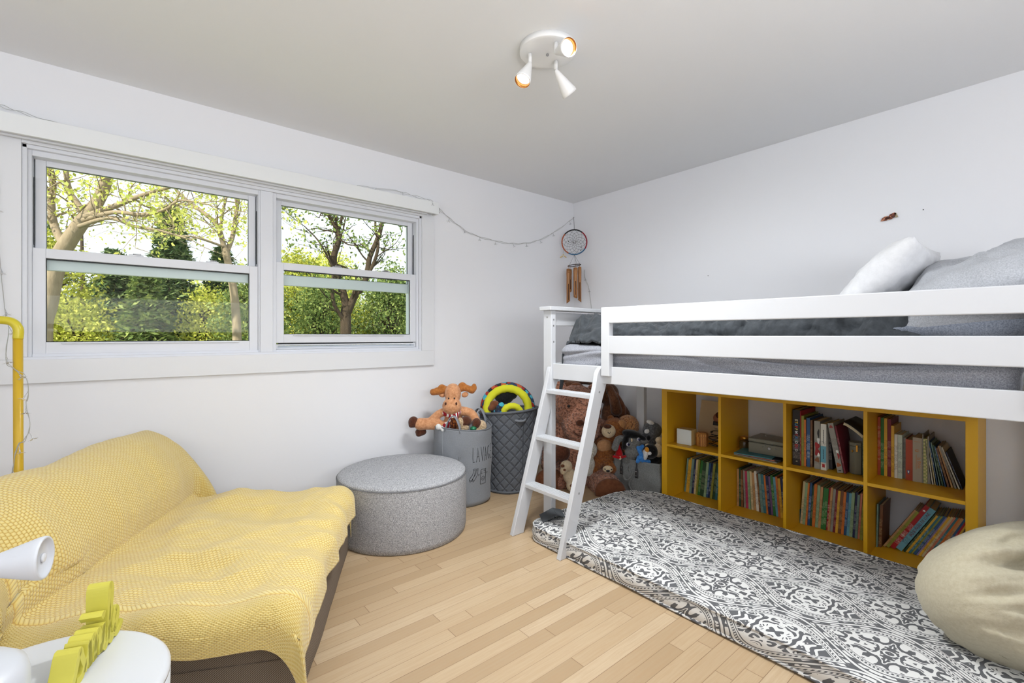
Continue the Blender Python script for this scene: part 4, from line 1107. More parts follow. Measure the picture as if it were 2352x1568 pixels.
# ================================================================== SIDE TABLE, LAMP, SMILE SIGN
WHT = plain('white_lacquer', (212, 214, 217), .3)
tb_ = thing('side_table', 'round white drum side table in the lower left corner', 'table', (-.137, 1.088, 0))
MB().lathe([(.180, 0), (.185, .004), (.194, .20), (.199, .44), (.200, .485)], 64).build('drum_body', WHT, tb_)
MB().lathe([(.2002, .485), (.2, .490), (.194, .496), (.188, .497), (0, .4975)], 64).build('table_top', WHT, tb_)
TT = .498
LB = (-.205, 1.045)
lm = thing('table_lamp', 'white lamp with a domed base and cone-shaped head on the side table', 'lamp', (LB[0], LB[1], TT))
WPL = plain('white_satin_plastic', (206, 209, 215), .35)
MB().lathe([(.086, 0), (.088, .004), (.088, .070), (.084, .088), (.072, .098), (.05, .103), (0, .104)], 48).build('lamp_base', WPL, lm)
# head: its axis runs to the right as seen from the room; the stem rises on the far left side
FV = Vector((.6384, .7697, 0)); RV = Vector((.7697, -.6384, 0))
def cam2w(lat, dep, z): return FV * dep + RV * lat + Vector((0, 0, z))
L0 = Vector((LB[0], LB[1], TT))
dc = cam2w(-.712, .708, .757) - L0
ax = (RV * .90 + FV * .437 + Vector((0, 0, .02))).normalized()
ap = dc - ax * .088
MH = Matrix.Translation(ap) @ look(ax)
MB().lathe([(0, -.003), (.005, -.002), (.007, .004), (.0305, .079), (.0315, .085), (.0305, .088), (.0275, .088), (.0265, .084), (0, .084)], 40, MH).build('lamp_head', WPL, lm)
MB().lathe([(.0065, .084), (.0065, .0865), (.005, .0873), (0, .0875)], 20, MH).build('head_button', WHT, lm)
MB().tube(smooth_path([tuple(ap + ax * .01), tuple(ap - ax * .03 + Vector((0, 0, .004))), tuple(ap - ax * .055 + Vector((0, 0, -.02))), (-.045, -.03, .12), (-.03, -.02, .09)], 8), .006, 10).build('lamp_stem', WPL, lm)

# smile sign: ribbon letters cut from thick board
YS = plain('lime_yellow_paint', (204, 196, 78), .55)
p0 = cam2w(-.762, .800, TT); p1 = cam2w(-.806, .925, TT)
d = (p1 - p0).normalized()
sg = thing('smile_sign', 'thick yellow freestanding word sign reading smile on the white side table', 'sign', p0, 0)
nrm = Vector((d.y, -d.x, 0))     # faces right of the letters
def ribbon(mb, pts, w, t0, t1):
    P = smooth_path([(x, y, 0) for x, y in pts], 7); n = len(P); L = []
    for i in range(n):
        t = (P[min(n - 1, i + 1)] - P[max(0, i - 1)]); t = t.normalized() if t.length > 1e-9 else Vector((1, 0, 0)); q = Vector((-t.y, t.x, 0)) * w / 2
        L.append((P[i] + q, P[i] - q))
    vs = []
    for a, b in L:
        for q in (a, b):
            for k in (t0, t1): vs.append(d * q.x + Vector((0, 0, q.y)) + nrm * k)
    fs = []
    for i in range(n - 1):
        A = i * 4; B = A + 4
        fs += [(A, B, B + 1, A + 1), (A + 2, A + 3, B + 3, B + 2), (A, A + 2, B + 2, B), (A + 1, B + 1, B + 3, A + 3)]
    fs += [(0, 1, 3, 2), (4 * (n - 1), 4 * (n - 1) + 2, 4 * (n - 1) + 3, 4 * (n - 1) + 1)]
    mb.add(vs, fs)
W_ = .0125
letters = {
 's': [(-.052, .004), (-.040, .022), (-.026, .052), (-.018, .034), (-.012, .018), (-.020, .005), (-.036, .006)],
 'm': [(-.012, .006), (.000, .030), (.004, .048), (.006, .005), (.007, .030), (.015, .050), (.022, .040), (.022, .005), (.024, .032), (.032, .050), (.039, .040), (.040, .005)],
 'i': [(.040, .006), (.048, .028), (.052, .050), (.052, .016), (.058, .005), (.066, .012)],
 'l': [(.066, .012), (.078, .060), (.084, .098), (.078, .110), (.072, .096), (.073, .020), (.079, .005), (.088, .012)],
 'e': [(.088, .014), (.104, .032), (.106, .046), (.098, .054), (.090, .040), (.091, .018), (.100, .005), (.116, .010), (.124, .018)]}
for k in 'smile':
    m = MB(); ribbon(m, [(x * 1.05 + .02, y * 1.02 + .0015) for x, y in letters[k]], W_, -.017, .017)
    lbl(m.build('letter_' + k, YS, sg, bevel=.0008), 'yellow letter ' + k)
m = MB(); ribbon(m, [(.068, .068), (.074, .072), (.080, .070)], .012, -.017, .017); m.build('letter_dot', YS, sg)

# ================================================================== YELLOW RACK
YM = plain('yellow_metal', (204, 166, 34), .35)
YJ = plain('yellow_joint', (206, 190, 44), .3)
CRM = plain('cream_tube', (226, 218, 190), .25)
rk = thing('tube_rack', 'bright yellow tube frame standing behind the sofa at the left edge', 'rack', (-.281, 2.262, 0))
MB().tube([(0, 0, .03), (-.003, .003, 1.09)], .0125, 16).build('upright', YM, rk)
MB().tube(smooth_path([(-.003, .003, 1.085), (-.003, .003, 1.12), (-.020, .010, 1.143), (-.055, .022, 1.148)], 6), .0135, 16).build('elbow_joint', YJ, rk)
MB().tube([(-.05, .021, 1.147), (-.62, .225, 1.147)], .011, 16).build('top_bar', CRM, rk)
MB().tube(smooth_path([(-.615, .222, 1.148), (-.65, .235, 1.143), (-.667, .241, 1.12), (-.667, .241, 1.085)], 6), .0135, 16).build('elbow_joint', YJ, rk)
MB().tube([(-.667, .241, 1.09), (-.667, .241, .03)], .0125, 16).build('upright', YM, rk)
MB().tube([(0, 0, .10), (-.667, .241, .10)], .011, 12).build('lower_bar', YM, rk)
for x, y in ((0, 0), (-.667, .241)): MB().tube([(x - .05, y - .11, .012), (x + .05, y + .11, .012)], .012, 12).tube([(x, y, .01), (x, y, .05)], .0125, 12).build('foot', YM, rk)

# ================================================================== STRING LIGHTS
WIRE = plain('clear_wire', (176, 176, 172), .35)
FLW = plain('clear_plastic_flower', (232, 234, 236), .2); FLW.node_tree.nodes['Principled BSDF'].inputs['Transmission Weight'].default_value = .5
def flower(mb, c, dirv, s=.012):
    M = Matrix.Translation(c) @ look(dirv)
    mb.tube([M @ Vector((0, 0, 0)), M @ Vector((0, 0, s * .8))], .0018, 6)
    for k in range(5):
        a = 2 * PI * k / 5; e = Vector((math.cos(a), math.sin(a), 0)); q = Vector((-e.y, e.x, 0))
        vs = [M @ Vector((0, 0, s * .7)), M @ (e * s * .7 + q * s * .35 + Vector((0, 0, s))), M @ (e * s * 1.3 + Vector((0, 0, s * 1.15))), M @ (e * s * .7 - q * s * .35 + Vector((0, 0, s)))]
        mb.add(vs, [(0, 1, 2, 3)])
def lights(label, pts, nfl, seed, base):
    r = random.Random(seed)
    root = thing('string_lights', label, 'string lights', base); B_ = Vector(base)
    P = smooth_path([Vector(p) - B_ for p in pts], 10)
    P1 = [p + Vector((0, -.002, .003 * math.sin(i * .9))) for i, p in enumerate(P)]
    P2 = [p + Vector((0, .001, -.005 + .004 * math.sin(i * .7 + 1))) for i, p in enumerate(P)]
    MB().tube(P1, .0011, 5).tube(P2, .0010, 5).build('wire', WIRE, root)
    for k in range(nfl):
        c = P[min(len(P) - 1, int((k + .6) / nfl * len(P)))]
        m = MB(); dv = Vector((r.uniform(-.5, .5), -.25, -1)).normalized(); m.tube([c, c + dv * .018], .0009, 5); flower(m, c + dv * .018, dv); m.build('flower_bulb', FLW, root)
lights('clear flower string lights swagging across the wall from the valance end to the corner nail',
       [(1.10, 2.84, 2.030), (1.369, 2.85, 2.055), (1.48, 2.84, 2.045), (1.60, 2.80, 2.022), (1.672, 2.84, 2.012), (1.728, 2.882, 1.995), (1.84, 2.884, 1.93), (1.984, 2.885, 1.868), (2.17, 2.885, 1.845), (2.365, 2.885, 1.841), (2.53, 2.885, 1.862), (2.70, 2.885, 1.914), (2.90, 2.884, 2.02), (3.105, 2.875, 2.160)], 15, 3, (2.365, 2.88, 1.84))
lights('clear flower string lights hanging down the left window casing and looping round the yellow rack',
       [(-.413, 2.862, 1.80), (-.418, 2.862, 1.60), (-.410, 2.862, 1.40), (-.400, 2.862, 1.25), (-.385, 2.80, 1.17), (-.330, 2.45, 1.12), (-.311, 2.262, 1.04), (-.305, 2.26, 1.0), (-.262, 2.23, .96), (-.256, 2.235, .90), (-.262, 2.24, .87), (-.252, 2.23, .80), (-.262, 2.235, .755), (-.283, 2.242, .725), (-.292, 2.24, .66), (-.30, 2.25, .60), (-.305, 2.25, .50)], 12, 5, (-.35, 2.60, 1.2))
lights('single loose wire of string lights lying along the top of the valance at the left',
       [(-.60, 2.85, 2.08), (-.45, 2.86, 2.075), (-.414, 2.86, 2.062), (-.337, 2.85, 2.045), (-.20, 2.84, 2.022), (-.12, 2.84, 2.020)], 2, 8, (-.3, 2.85, 2.02))
m = MB().lathe([(.004, 0), (.004, .012), (.006, .013), (.006, .015), (0, .016)], 10, T(3.108, 2.875, 2.160) @ look((-.7, -.7, .1)))
o = m.build('wall_hook', STEEL, None); tag(o, 'small nail in the room corner holding the string lights and dreamcatcher', 'hook')

# ================================================================== DREAMCATCHER + WIND CHIME
dn = Vector((-.68, -.73, 0)).normalized(); dt = Vector((dn.y, -dn.x, 0)); up = Vector((0, 0, 1))
if dt.dot(RV) < 0: dt = -dt
DC = Vector((3.005, 2.77, 1.913)); RR = .108
dr = thing('dreamcatcher', 'round dreamcatcher with black, red, blue and orange rim hanging in the corner', 'dreamcatcher', DC)
for (a0, a1, c) in ((52, 140, (24, 22, 26)), (-32, 52, (150, 24, 44)), (-118, -32, (56, 104, 140)), (-220, -118, (176, 92, 62))):
    pts = [dt * RR * math.cos(rad(a0 + (a1 - a0) * k / 14)) + up * RR * math.sin(rad(a0 + (a1 - a0) * k / 14)) for k in range(15)]
    MB().tube(pts, .0055, 8).build('rim_wrap', plain('cord_%d' % c[0], c, .8), dr)
THR = plain('waxed_thread', (52, 50, 52), .7)
m = MB(); n_ = 12
for rg in range(6):
    r0 = RR * (1 - rg * .155); r1 = RR * (1 - (rg + 1) * .155)
    for k in range(n_):
        a0 = 2 * PI * (k + .5 * rg) / n_; a1 = 2 * PI * (k + .5 * rg + .5) / n_; a2 = 2 * PI * (k + .5 * rg + 1) / n_
        P0 = dt * r0 * math.cos(a0) + up * r0 * math.sin(a0); P1 = dt * r1 * math.cos(a1) + up * r1 * math.sin(a1); P2 = dt * r0 * math.cos(a2) + up * r0 * math.sin(a2)
        m.tube([P0, P1], .0009, 4, cap=False).tube([P1, P2], .0009, 4, cap=False)
m.build('web', THR, dr)
m = MB()
for x, z in ((-.004, -.004), (-.052, .006), (.058, -.045), (.053, -.073)): m.ell(dt * x + up * z - dn * .0, .0042 if x > -.01 else .0035, nu=8, nv=6)
m.build('bead', BLACK, dr)
MB().tube([up * RR, up * (RR + .03), Vector((3.105, 2.872, 2.160)) - DC], .0016, 6).build('hanging_cord', THR, dr)
m = MB(); q = dt * -.098 + up * -.062; m.tube([q, q + up * -.045], .0007, 4); m.build('bead_string', THR, dr)
m = MB()
q2 = q + up * -.062
for k in range(5): m.ell(q2 + dt * (-.02 + .011 * k) + up * (.010 - .012 * abs(k - 2) * .7 + (.004 if k == 2 else 0)), (.008, .006, .006), nu=8, nv=6)
lbl(m.build('shell_charm', plain('shell_beige', (214, 186, 126), .5), dr), 'small beige shell charm')
CH = DC + Vector((0, 0, -.203))
ch = thing('wind_chime', 'bamboo wind chime with five brown tubes hanging below the dreamcatcher', 'wind chime', CH)
m = MB().tube([dt * .056 * math.cos(2 * PI * k / 24) + dn * .056 * math.sin(2 * PI * k / 24) + up * .006 * math.cos(2 * PI * k / 24) for k in range(25)], .0035, 6, cap=False)
m.build('ring', plain('dark_ring', (48, 44, 46), .5), ch)
m = MB()
for k in range(5):
    a = 2 * PI * k / 5; e = dt * .055 * math.cos(a) + dn * .055 * math.sin(a); m.tube([e, up * .092], .0009, 4)
m.tube([up * .09, up * .10], .0025, 6)
BA = Mt('bamboo', (156, 98, 52), .45); f = BA.n('ShaderNodeMapping'); f.inputs['Scale'].default_value = (60, 60, 3); BA.l(BA.co(), f.inputs[0])
BA.base(BA.mix(BA.noise(1.2, 3, .6, f.outputs[0]), lin((104, 58, 28)), lin((204, 146, 88))))
m.build('suspension_thread', THR, ch)
for k, (x, dp, zt, zb, r) in enumerate(((-.055, .030, -.035, -.335, .0145), (-.034, -.036, -.030, -.235, .0125), (.006, .050, -.028, -.292, .0165), (.044, .024, -.018, -.325, .0140), (.050, -.030, -.012, -.235, .0125))):
    c = dt * x + dn * dp; m = MB(); seg = 14; vs = []; fs = []
    # tube with an open slanted cut at the lower end
    for i in range(9):
        z = zt + (zb - zt) * i / 8; cut = max(0, (i / 8 - .55) / .45)
        rr = r * (1 + (.10 if i in (1,) else 0) + .02 * math.sin(i * 2 + k))
        for j in range(seg):
            a = 2 * PI * j / seg; zz = z
            if i == 8: zz = z + .022 * (1 + math.cos(a + k)) * .5
            vs.append(c + dt * rr * math.cos(a) + dn * rr * math.sin(a) + up * zz)
    for i in range(8):
        for j in range(seg): fs.append((i * seg + j, i * seg + (j + 1) % seg, (i + 1) * seg + (j + 1) % seg, (i + 1) * seg + j))
    fs.append(tuple(range(seg)))
    m.add(vs, fs, 0, True); m.tube([c + up * (zt + .028), c + up * zt], .0008, 4)
    t_ = m.build('chime_tube', BA.m, ch, solid=.002)
    m = MB().tube([c + dn * (r + .0005) + up * (zb + (zt - zb) * .56), c + dn * (r + .0005) + up * (zb + .03)], .0045, 8, flat=.5)
    m.build('sound_slot', plain('slot_brown_%d' % k, (70, 34, 16), .8), t_)
m = MB().lathe([(.018, 0), (.018, .016), (.016, .018), (0, .018)], 16, T(*(dt * -.052 + dn * .03 + up * -.070)) @ RX(4)); m.build('bamboo_collar', BA.m, ch)
lights('thin string light wire dangling behind the wind chime down to the bed', [(3.112, 2.75, 1.68), (3.112, 2.74, 1.60), (3.112, 2.70, 1.52), (3.11, 2.68, 1.42), (3.11, 2.66, 1.30)], 3, 9, (3.11, 2.7, 1.5))

# moth decoration on the wall
mo = thing('moth_ornament', 'small brown moth ornament stuck high on the right wall', 'ornament', (XW - .006, .618, 1.726))
MW = Mt('moth_wing', (150, 82, 56), .6); MW.base(MW.ramp(MW.noise(90, 3), [(.35, lin((40, 20, 16))), (.5, lin((150, 76, 48))), (.66, lin((226, 176, 140)))]))
def wing(pts, m_, nm): MB().add([(-.001, y, z) for y, z in pts] + [(-.003, y, z) for y, z in pts], [tuple(range(len(pts))), tuple(reversed(range(len(pts), 2 * len(pts))))]).build(nm, m_, mo, solid=.001)
wing([(.036, -.016), (.030, -.002), (.018, .006), (.008, .008), (0, -.002), (.010, -.016)], MW.m, 'wing')
wing([(.004, .002), (-.004, .014), (-.022, .020), (-.030, .016), (-.026, .000), (-.012, -.012), (.004, -.014)], MW.m, 'wing')
wing([(-.022, .017), (-.030, .017), (-.038, -.006), (-.026, -.008)], plain('moth_grey', (166, 150, 122), .6), 'wing')
MB().ell((-.004, .004, -.004), (.004, .012, .007), nu=10, nv=8).build('moth_body', plain('moth_brown', (70, 36, 26), .8), mo)
for i, (y, z) in enumerate(((.481, 1.738), (1.62, 1.515))):
    o = MB().lathe([(.0025, 0), (.0025, .002), (0, .003)], 8, T(XW - .0005, y, z) @ look((-1, 0, 0))).build('wall_pin', BLACK, None)
    tag(o, ['tiny black pin in the right wall beside the moth ornament', 'tiny black pin low on the right wall left of the moth ornament'][i], 'pin')

# ================================================================== CEILING SPOTLIGHT
LC = Vector((1.350, 1.396, HC))
FWH = plain('white_fixture_enamel', (244, 244, 244), .35)
cl_ = thing('ceiling_spotlight', 'white round ceiling fixture with three cone spotlights', 'ceiling light', LC)
MB().lathe([(.116, 0), (.116, -.020), (.1158, -.0225), (.1140, -.0235), (.10, -.0237), (0, -.0237)], 64).build('ceiling_plate', FWH, cl_)
MB().lathe([(.006, -.029), (.006, -.033), (.004, -.035), (0, -.035)], 12).build('plate_screw', STEEL, cl_)
BULB = bpy.data.materials.new('bulb_glow'); BULB.use_nodes = True; b = BULB.node_tree.nodes['Principled BSDF']
b.inputs['Emission Color'].default_value = (1, .95, .82, 1); b.inputs['Emission Strength'].default_value = 3
INN = plain('copper_inner', (176, 118, 62), .3, .8)
for (sx, sy, dv, nm) in ((1.292, 1.440, (-RV * .34 - FV * .42 + Vector((0, 0, -.98))), 'a'), (1.322, 1.318, (RV * .42 - FV * .98 + Vector((0, 0, -.38))), 'b'), (1.412, 1.408, (RV * .66 + FV * .45 + Vector((0, 0, -.78))), 'c')):
    s0 = Vector((sx, sy, HC)) - LC; j = s0 + Vector((0, 0, -.068)); dv = dv.normalized()
    MB().tube([s0 + Vector((0, 0, -.028)), j + Vector((0, 0, .004))], .0078, 12).build('spot_stem', FWH, cl_)
    M = Matrix.Translation(j) @ look(dv)
    sh = MB().lathe([(0, -.004), (.006, -.004), (.008, .0), (.0115, .010), (.0335, .100), (.0335, .110), (.0325, .110), (.0300, .085), (.020, .06), (0, .06)], 40, M).build('spot_shade', FWH, cl_)
    MB().lathe([(.0316, .1097), (.0292, .094), (.0285, .090)], 40, M, cap=False).build('inner_reflector', INN, sh, solid=.0008)
    MB().lathe([(0, .098), (.016, .097), (.0205, .094), (.0215, .090), (0, .084)], 32, M).build('bulb', BULB, sh)
    l_ = light('spot_lamp', 'SPOT', LC + j + dv * .125, (0, 0, 0), {'a': 47, 'b': 20, 'c': 40}[nm], (.96, .985, 1), spot_size=rad(150), spot_blend=1.0, shadow_soft_size=.06)
    ld = (dv * {'a': .5, 'b': .25, 'c': .6}[nm] + Vector((0, 0, -.8))).normalized()
    l_.rotation_euler = (-ld).to_track_quat('Z', 'Y').to_euler()

# ================================================================== TOY HELPERS
def seen(u, v, d):
    return cam2w((u - 1176) / 1065 * d, d, 1.095 + (771 - v) / 1065 * d)
FM = Matrix(((RV.x, -FV.x, 0), (RV.y, -FV.y, 0), (0, 0, 1)))      # columns: right, towards the room, up
class Toy:
    """a toy described in its own frame: x to its side, y towards the front, z up"""
    def __init__(s, name, label, cat, u, v, d, base_z=None, group=None, turn=0):
        s.c = seen(u, v, d); s.u, s.v, s.d = u, v, d; s.k = d / 1065
        s.F = (RZ(turn).to_3x3() @ FM)
        s.o = thing(name, label, cat, s.c, 0, group)
    def p(s, u, v, f=0.0):   # f = metres towards the front
        return s.F @ Vector(((u - s.u) * s.k, f, (s.v - v) * s.k))
    def M(s): return s.F.to_4x4()
    def blob(s, mb, u, v, f, ru, rv_=None, rf=None, tilt=0):
        rv_ = rv_ or ru; rf = rf or ru
        mb.ell(s.p(u, v, f), (ru * s.k, rf * s.k, rv_ * s.k), s.M() @ RY(tilt)); return mb
    def limb(s, mb, pts, r):
        P = smooth_path([s.p(*q) for q in pts], 4); n = len(P)
        rr = [r[0] + (r[1] - r[0]) * i / (n - 1) for i in range(n)] if isinstance(r, tuple) else [r] * n
        mb.tube(P, [q * s.k for q in rr], 12)
        mb.ell(P[0], rr[0] * s.k); mb.ell(P[-1], rr[-1] * s.k); return mb
    def part(s, name, mb, m, vox=0, parent=None, **kw):
        return mb.build(name, m, parent or s.o, remesh=vox, **kw)
    def eye(s, u, v, f, r=1.6, m=None):
        return s.part('eye', s.blob(MB(), u, v, f, r), m or BLACK)
TAN = plush('tan_plush', (190, 132, 92), (222, 168, 126), 60, .4, .004)
ANT = plush('antler_plush', (158, 96, 44), (190, 124, 66), 70, .4, .003)
HOOF = plush('hoof_plush', (72, 40, 28), (100, 60, 42), 80, .5, .003)
CURL = plush('curly_bear_fur', (118, 72, 54), (196, 138, 112), 62, 1.0, .016, True)
SUEDE = plush('brown_suede', (104, 62, 40), (126, 80, 54), 30, .3, .004)
DBR = plush('dark_brown_plush', (82, 50, 32), (122, 80, 54), 70, .6, .006)
CARA = plush('caramel_fur', (126, 70, 28), (186, 116, 58), 75, 1.0, .012)
GOLDB = plush('golden_curly_fur', (150, 92, 50), (208, 148, 96), 70, 1.0, .012, True)
CREAM = plush('cream_plush', (206, 184, 150), (232, 214, 182), 80, .5, .004)
BEIGEC = plush('beige_curly_fleece', (186, 150, 112), (232, 204, 164), 110, 1.0, .008, True)
LAMB = plush('white_curly_fleece', (190, 184, 170), (232, 228, 216), 100, 1.0, .008, True)
GREYP = plush('grey_plush', (106, 106, 104), (142, 142, 140), 80, .6, .005)
DGREY = plush('dark_grey_fur', (78, 80, 84), (130, 132, 136), 80, 1.0, .010)
BLKP = plush('black_plush', (14, 14, 16), (34, 34, 38), 80, .5, .004)
WHTP = plush('white_plush', (214, 214, 212), (240, 240, 238), 80, .5, .004)
BLUF = plush('blue_fleece', (48, 116, 196), (84, 152, 222), 60, .3, .003)
REDF = plush('red_felt', (170, 14, 24), (200, 30, 38), 90, .3, .003)
ORF = plush('orange_felt', (214, 140, 36), (236, 166, 60), 90, .3, .002)

# ---- laundry bag with LAVAGE print
LBX, LBY, LR, LH = 1.742, 2.622, .193, .495
BAGM = fabric('grey_cotton_canvas', (128, 132, 138), (142, 146, 152), 320, bs=.25, bd=.001)
bag = thing('laundry_bag', 'grey fabric laundry bag printed LAVAGE with socks and washing machine, filled with toys', 'laundry bag', (LBX, LBY, 0))
TH0 = math.atan2(-LBY, -LBX)
def bagp(a, z, off=0):
    t = z / LH
    r = LR * (.985 + .02 * t) + .007 * noise.noise(Vector((math.cos(a) * 1.5, math.sin(a) * 1.5, z * 5))) + .003 * noise.noise(Vector((math.cos(a) * 5, math.sin(a) * 5, z * 14)))
    if z < .03: r -= .02 * (1 - z / .03) ** 2
    return Vector(((r + off) * math.cos(a), (r + off) * math.sin(a), z + .010 * math.sin(a * 2 + 1) * t))
nA, nZ = 96, 40
vs = [bagp(2 * PI * j / nA, LH * i / nZ) for i in range(nZ + 1) for j in range(nA)]
for off, dz in ((-.005, 0), (-.006, -.10), (-.007, -.30)):
    vs += [bagp(2 * PI * j / nA, LH + dz, off) for j in range(nA)]
fs = [(i * nA + j, i * nA + (j + 1) % nA, (i + 1) * nA + (j + 1) % nA, (i + 1) * nA + j) for i in range(nZ + 3) for j in range(nA)]
fs.append(tuple(reversed(range(nA)))); fs.append(tuple(range((nZ + 3) * nA, (nZ + 4) * nA)))
MB().add(vs, fs, 0, True).build('bag_body', BAGM, bag)
MB().tube([bagp(2 * PI * j / nA, LH, -.002) for j in range(nA + 1)], .0045, 8, cap=False).build('rim_binding', plain('rim_grey', (112, 116, 122), .8), bag)
sa = TH0 - rad(42)
MB().tube([bagp(sa, z * .01 * LH / .5, .0005) for z in range(2, 50)], .0018, 6).build('side_seam', plain('seam_light', (150, 154, 160), .8), bag)
STRAP = fabric('grey_strap', (128, 132, 140), (144, 148, 156), 200, bs=.2)
def strap(a0, a1, hgt, nm, lean):
    P = []
    for k in range(17):
        t = k / 16; a = a0 + (a1 - a0) * t; q = bagp(a, LH - .02, -.009); q.z += hgt * math.sin(PI * t) ** .6
        q += Vector((math.cos(a), math.sin(a), 0)) * lean * math.sin(PI * t); P.append(q)
    vs = []
    for i, q in enumerate(P):
        rdl = Vector((math.cos((a0 + a1) / 2), math.sin((a0 + a1) / 2), 0)) * .013
        vs += [q - rdl, q + rdl]
    m = MB().add(vs, [(2 * i, 2 * i + 1, 2 * i + 3, 2 * i + 2) for i in range(16)], 0, True); m.build(nm, STRAP, bag, solid=.005)
strap(TH0 - rad(36), TH0 - rad(4), .10, 'handle_strap', -.015)
strap(TH0 + rad(118), TH0 + rad(158), .10, 'handle_strap', -.01)
def bl(mb, pts, w=.0016, s0=0, z0=0):
    P = [bagp(TH0 + (s0 + x) / LR, z0 + y, .0008) for x, y in pts]; mb.tube(P, w, 5)
INK = plain('bag_black_ink', (26, 28, 30), .8)
m = MB()
s0, z0 = .066, .290
lw = .033
def L_(i, segs):
    for sg_ in segs: bl(m, sg_, .0015, s0 + i * lw, z0)
L_(0, [[(0, .095), (0, .03), (.001, 0), (.014, .003)]])
L_(1, [[(-.008, 0), (-.002, .05), (.002, .092), (.008, .05), (.015, 0)], [(-.003, .034), (.010, .036)]])
L_(2, [[(-.006, .095), (0, .05), (.005, .002), (.010, .05), (.016, .094)]])
L_(3, [[(-.006, 0), (0, .05), (.004, .092), (.010, .05), (.017, 0)], [(-.001, .034), (.012, .036)]])
L_(4, [[(.015, .080), (.008, .092), (.000, .080), (-.004, .045), (.002, .006), (.012, .004), (.016, .030), (.008, .034)]])
L_(5, [[(.014, .094), (0, .092), (0, 0), (.015, .002)], [(0, .048), (.010, .048)]])
lbl(m.build('lettering', INK, bag), 'thin black hand-drawn letters LAVAGE')
m = MB()
for dx, sk in ((0, 0), (.020, .003)):
    bl(m, [(dx + .008, .096), (dx + .020, .100), (dx + .019, .070), (dx + .013, .052), (dx - .004, .024), (dx - .014, .014), (dx - .020, .022), (dx - .014, .040), (dx + .002, .060), (dx + .006, .074), (dx + .008, .096)], .0013, .062, .150)
    bl(m, [(dx + .007, .088), (dx + .020, .091)], .0010, .062, .150); bl(m, [(dx - .018, .030), (dx - .006, .020)], .0010, .062, .150)
bl(m, [(.104, .055), (.116, .055)], .0012, 0, .150); bl(m, [(.110, .047), (.110, .063)], .0012, 0, .150)
bl(m, [(0, 0), (0, .092), (.008, .098), (.046, .098), (.046, .002), (0, 0)], .0014, .124, .140)
bl(m, [(0, .070), (.046, .072)], .0012, .124, .140); bl(m, [(0, .080), (.046, .082)], .0010, .124, .140); bl(m, [(.026, .088), (.038, .089)], .0014, .124, .140)
bl(m, [(.023 + .014 * math.cos(q * PI / 8), .036 + .014 * math.sin(q * PI / 8)) for q in range(17)], .0012, .124, .140)
bl(m, [(.014, .036), (.020, .030), (.026, .038), (.032, .034)], .0010, .124, .140)
bl(m, [(.180, .052), (.190, .052)], .0012, 0, .150); bl(m, [(.180, .060), (.190, .060)], .0012, 0, .150)
lbl(m.build('laundry_drawing', INK, bag), 'black line drawing of socks plus washing machine')

# ---- moose sitting in the bag
mo_ = Toy('plush_moose', 'tan plush moose with floppy antlers and red scarf sitting on the laundry bag', 'soft toy', 1042, 965, 3.10)
b = MB(); mo_.blob(b, 1042, 968, -.0, 22, 32, 18); mo_.blob(b, 1041, 903, .02, 19, 24, 18); mo_.blob(b, 1040, 930, .050, 22, 20, 18)
mo_.limb(b, [(1026, 943, .02), (1008, 950, .02), (988, 968, .03)], (10, 9)); mo_.limb(b, [(1058, 942, .02), (1082, 948, .02), (1094, 966, .03)], (11, 11))
mo_.limb(b, [(1030, 985, .03), (1002, 972, .03), (968, 971, .04)], (13, 14)); mo_.limb(b, [(1050, 985, .04), (1068, 975, .06)], (12, 11))
mo_.part('moose_body', b, TAN, .006)
for sgn, P in ((-1, [(1024, 894, 0), (1012, 898, 0), (995, 900, 0)]), (1, [(1056, 893, 0), (1068, 890, 0), (1084, 896, 0)])):
    b = MB(); mo_.limb(b, P, (8, 8))
    if sgn < 0: mo_.blob(b, 1015, 889, 0, 9, 7, 6); mo_.blob(b, 1004, 895, 0, 7, 6, 6)
    else: mo_.blob(b, 1062, 886, 0, 10, 9, 6); mo_.limb(b, [(1084, 896, 0), (1090, 892, 0), (1089, 885, 0)], (6, 5))
    lbl(mo_.part('antler', b, ANT, .005), 'rust brown stuffed antler')
for u in (1015, 1068): mo_.part('ear', mo_.blob(MB(), u, 906, .0, 8, 6, 4, 20 if u < 1040 else -20), TAN)
for u in (1034, 1047): mo_.eye(u, 911, .076, 1.8)
for u in (1028, 1052): mo_.part('nostril', mo_.blob(MB(), u, 922, .094, 2.2, 3.4, 2.2), HOOF)
for (u, v, f, r1, r2) in ((953, 966, .045, 12, 13), (968, 990, .02, 13, 9), (1073, 962, .085, 13, 12), (1096, 968, .060, 11, 12)):
    b = MB(); mo_.blob(b, u, v, f, r1, r2, 11); mo_.blob(b, u - 4, v + 5, f + .01, r1 * .55, r2 * .6, 8)
    lbl(mo_.part('hoof', b, HOOF, .005), 'dark brown stuffed hoof')
SCF = Mt('red_white_scarf', (170, 20, 40), .9); w = SCF.n('ShaderNodeTexWave'); w.inputs['Scale'].default_value = 16; w.inputs['Distortion'].default_value = 3; SCF.l(SCF.co(), w.inputs['Vector'])
SCF.base(SCF.ramp(w.outputs['Fac'], [(0, lin((150, 14, 34))), (.62, lin((228, 226, 222)))], 'CONSTANT'))
b = MB(); mo_.limb(b, [(1024, 946, .045), (1040, 950, .060), (1056, 943, .045)], (6, 6)); mo_.limb(b, [(1050, 948, .06), (1044, 962, .075), (1030, 972, .075), (1022, 982, .07)], (7, 9))
mo_.part('scarf', b, SCF.m, .004)
def small(name, label, u, v, d, blobs, m, vox=.006, cat='soft toy', extra=None, group=None):
    t = Toy(name, label, cat, u, v, d, group=group); b = MB()
    for q in blobs: t.blob(b, *q)
    t.part(name + '_body', b, m, vox)
    if extra: extra(t)
    return t
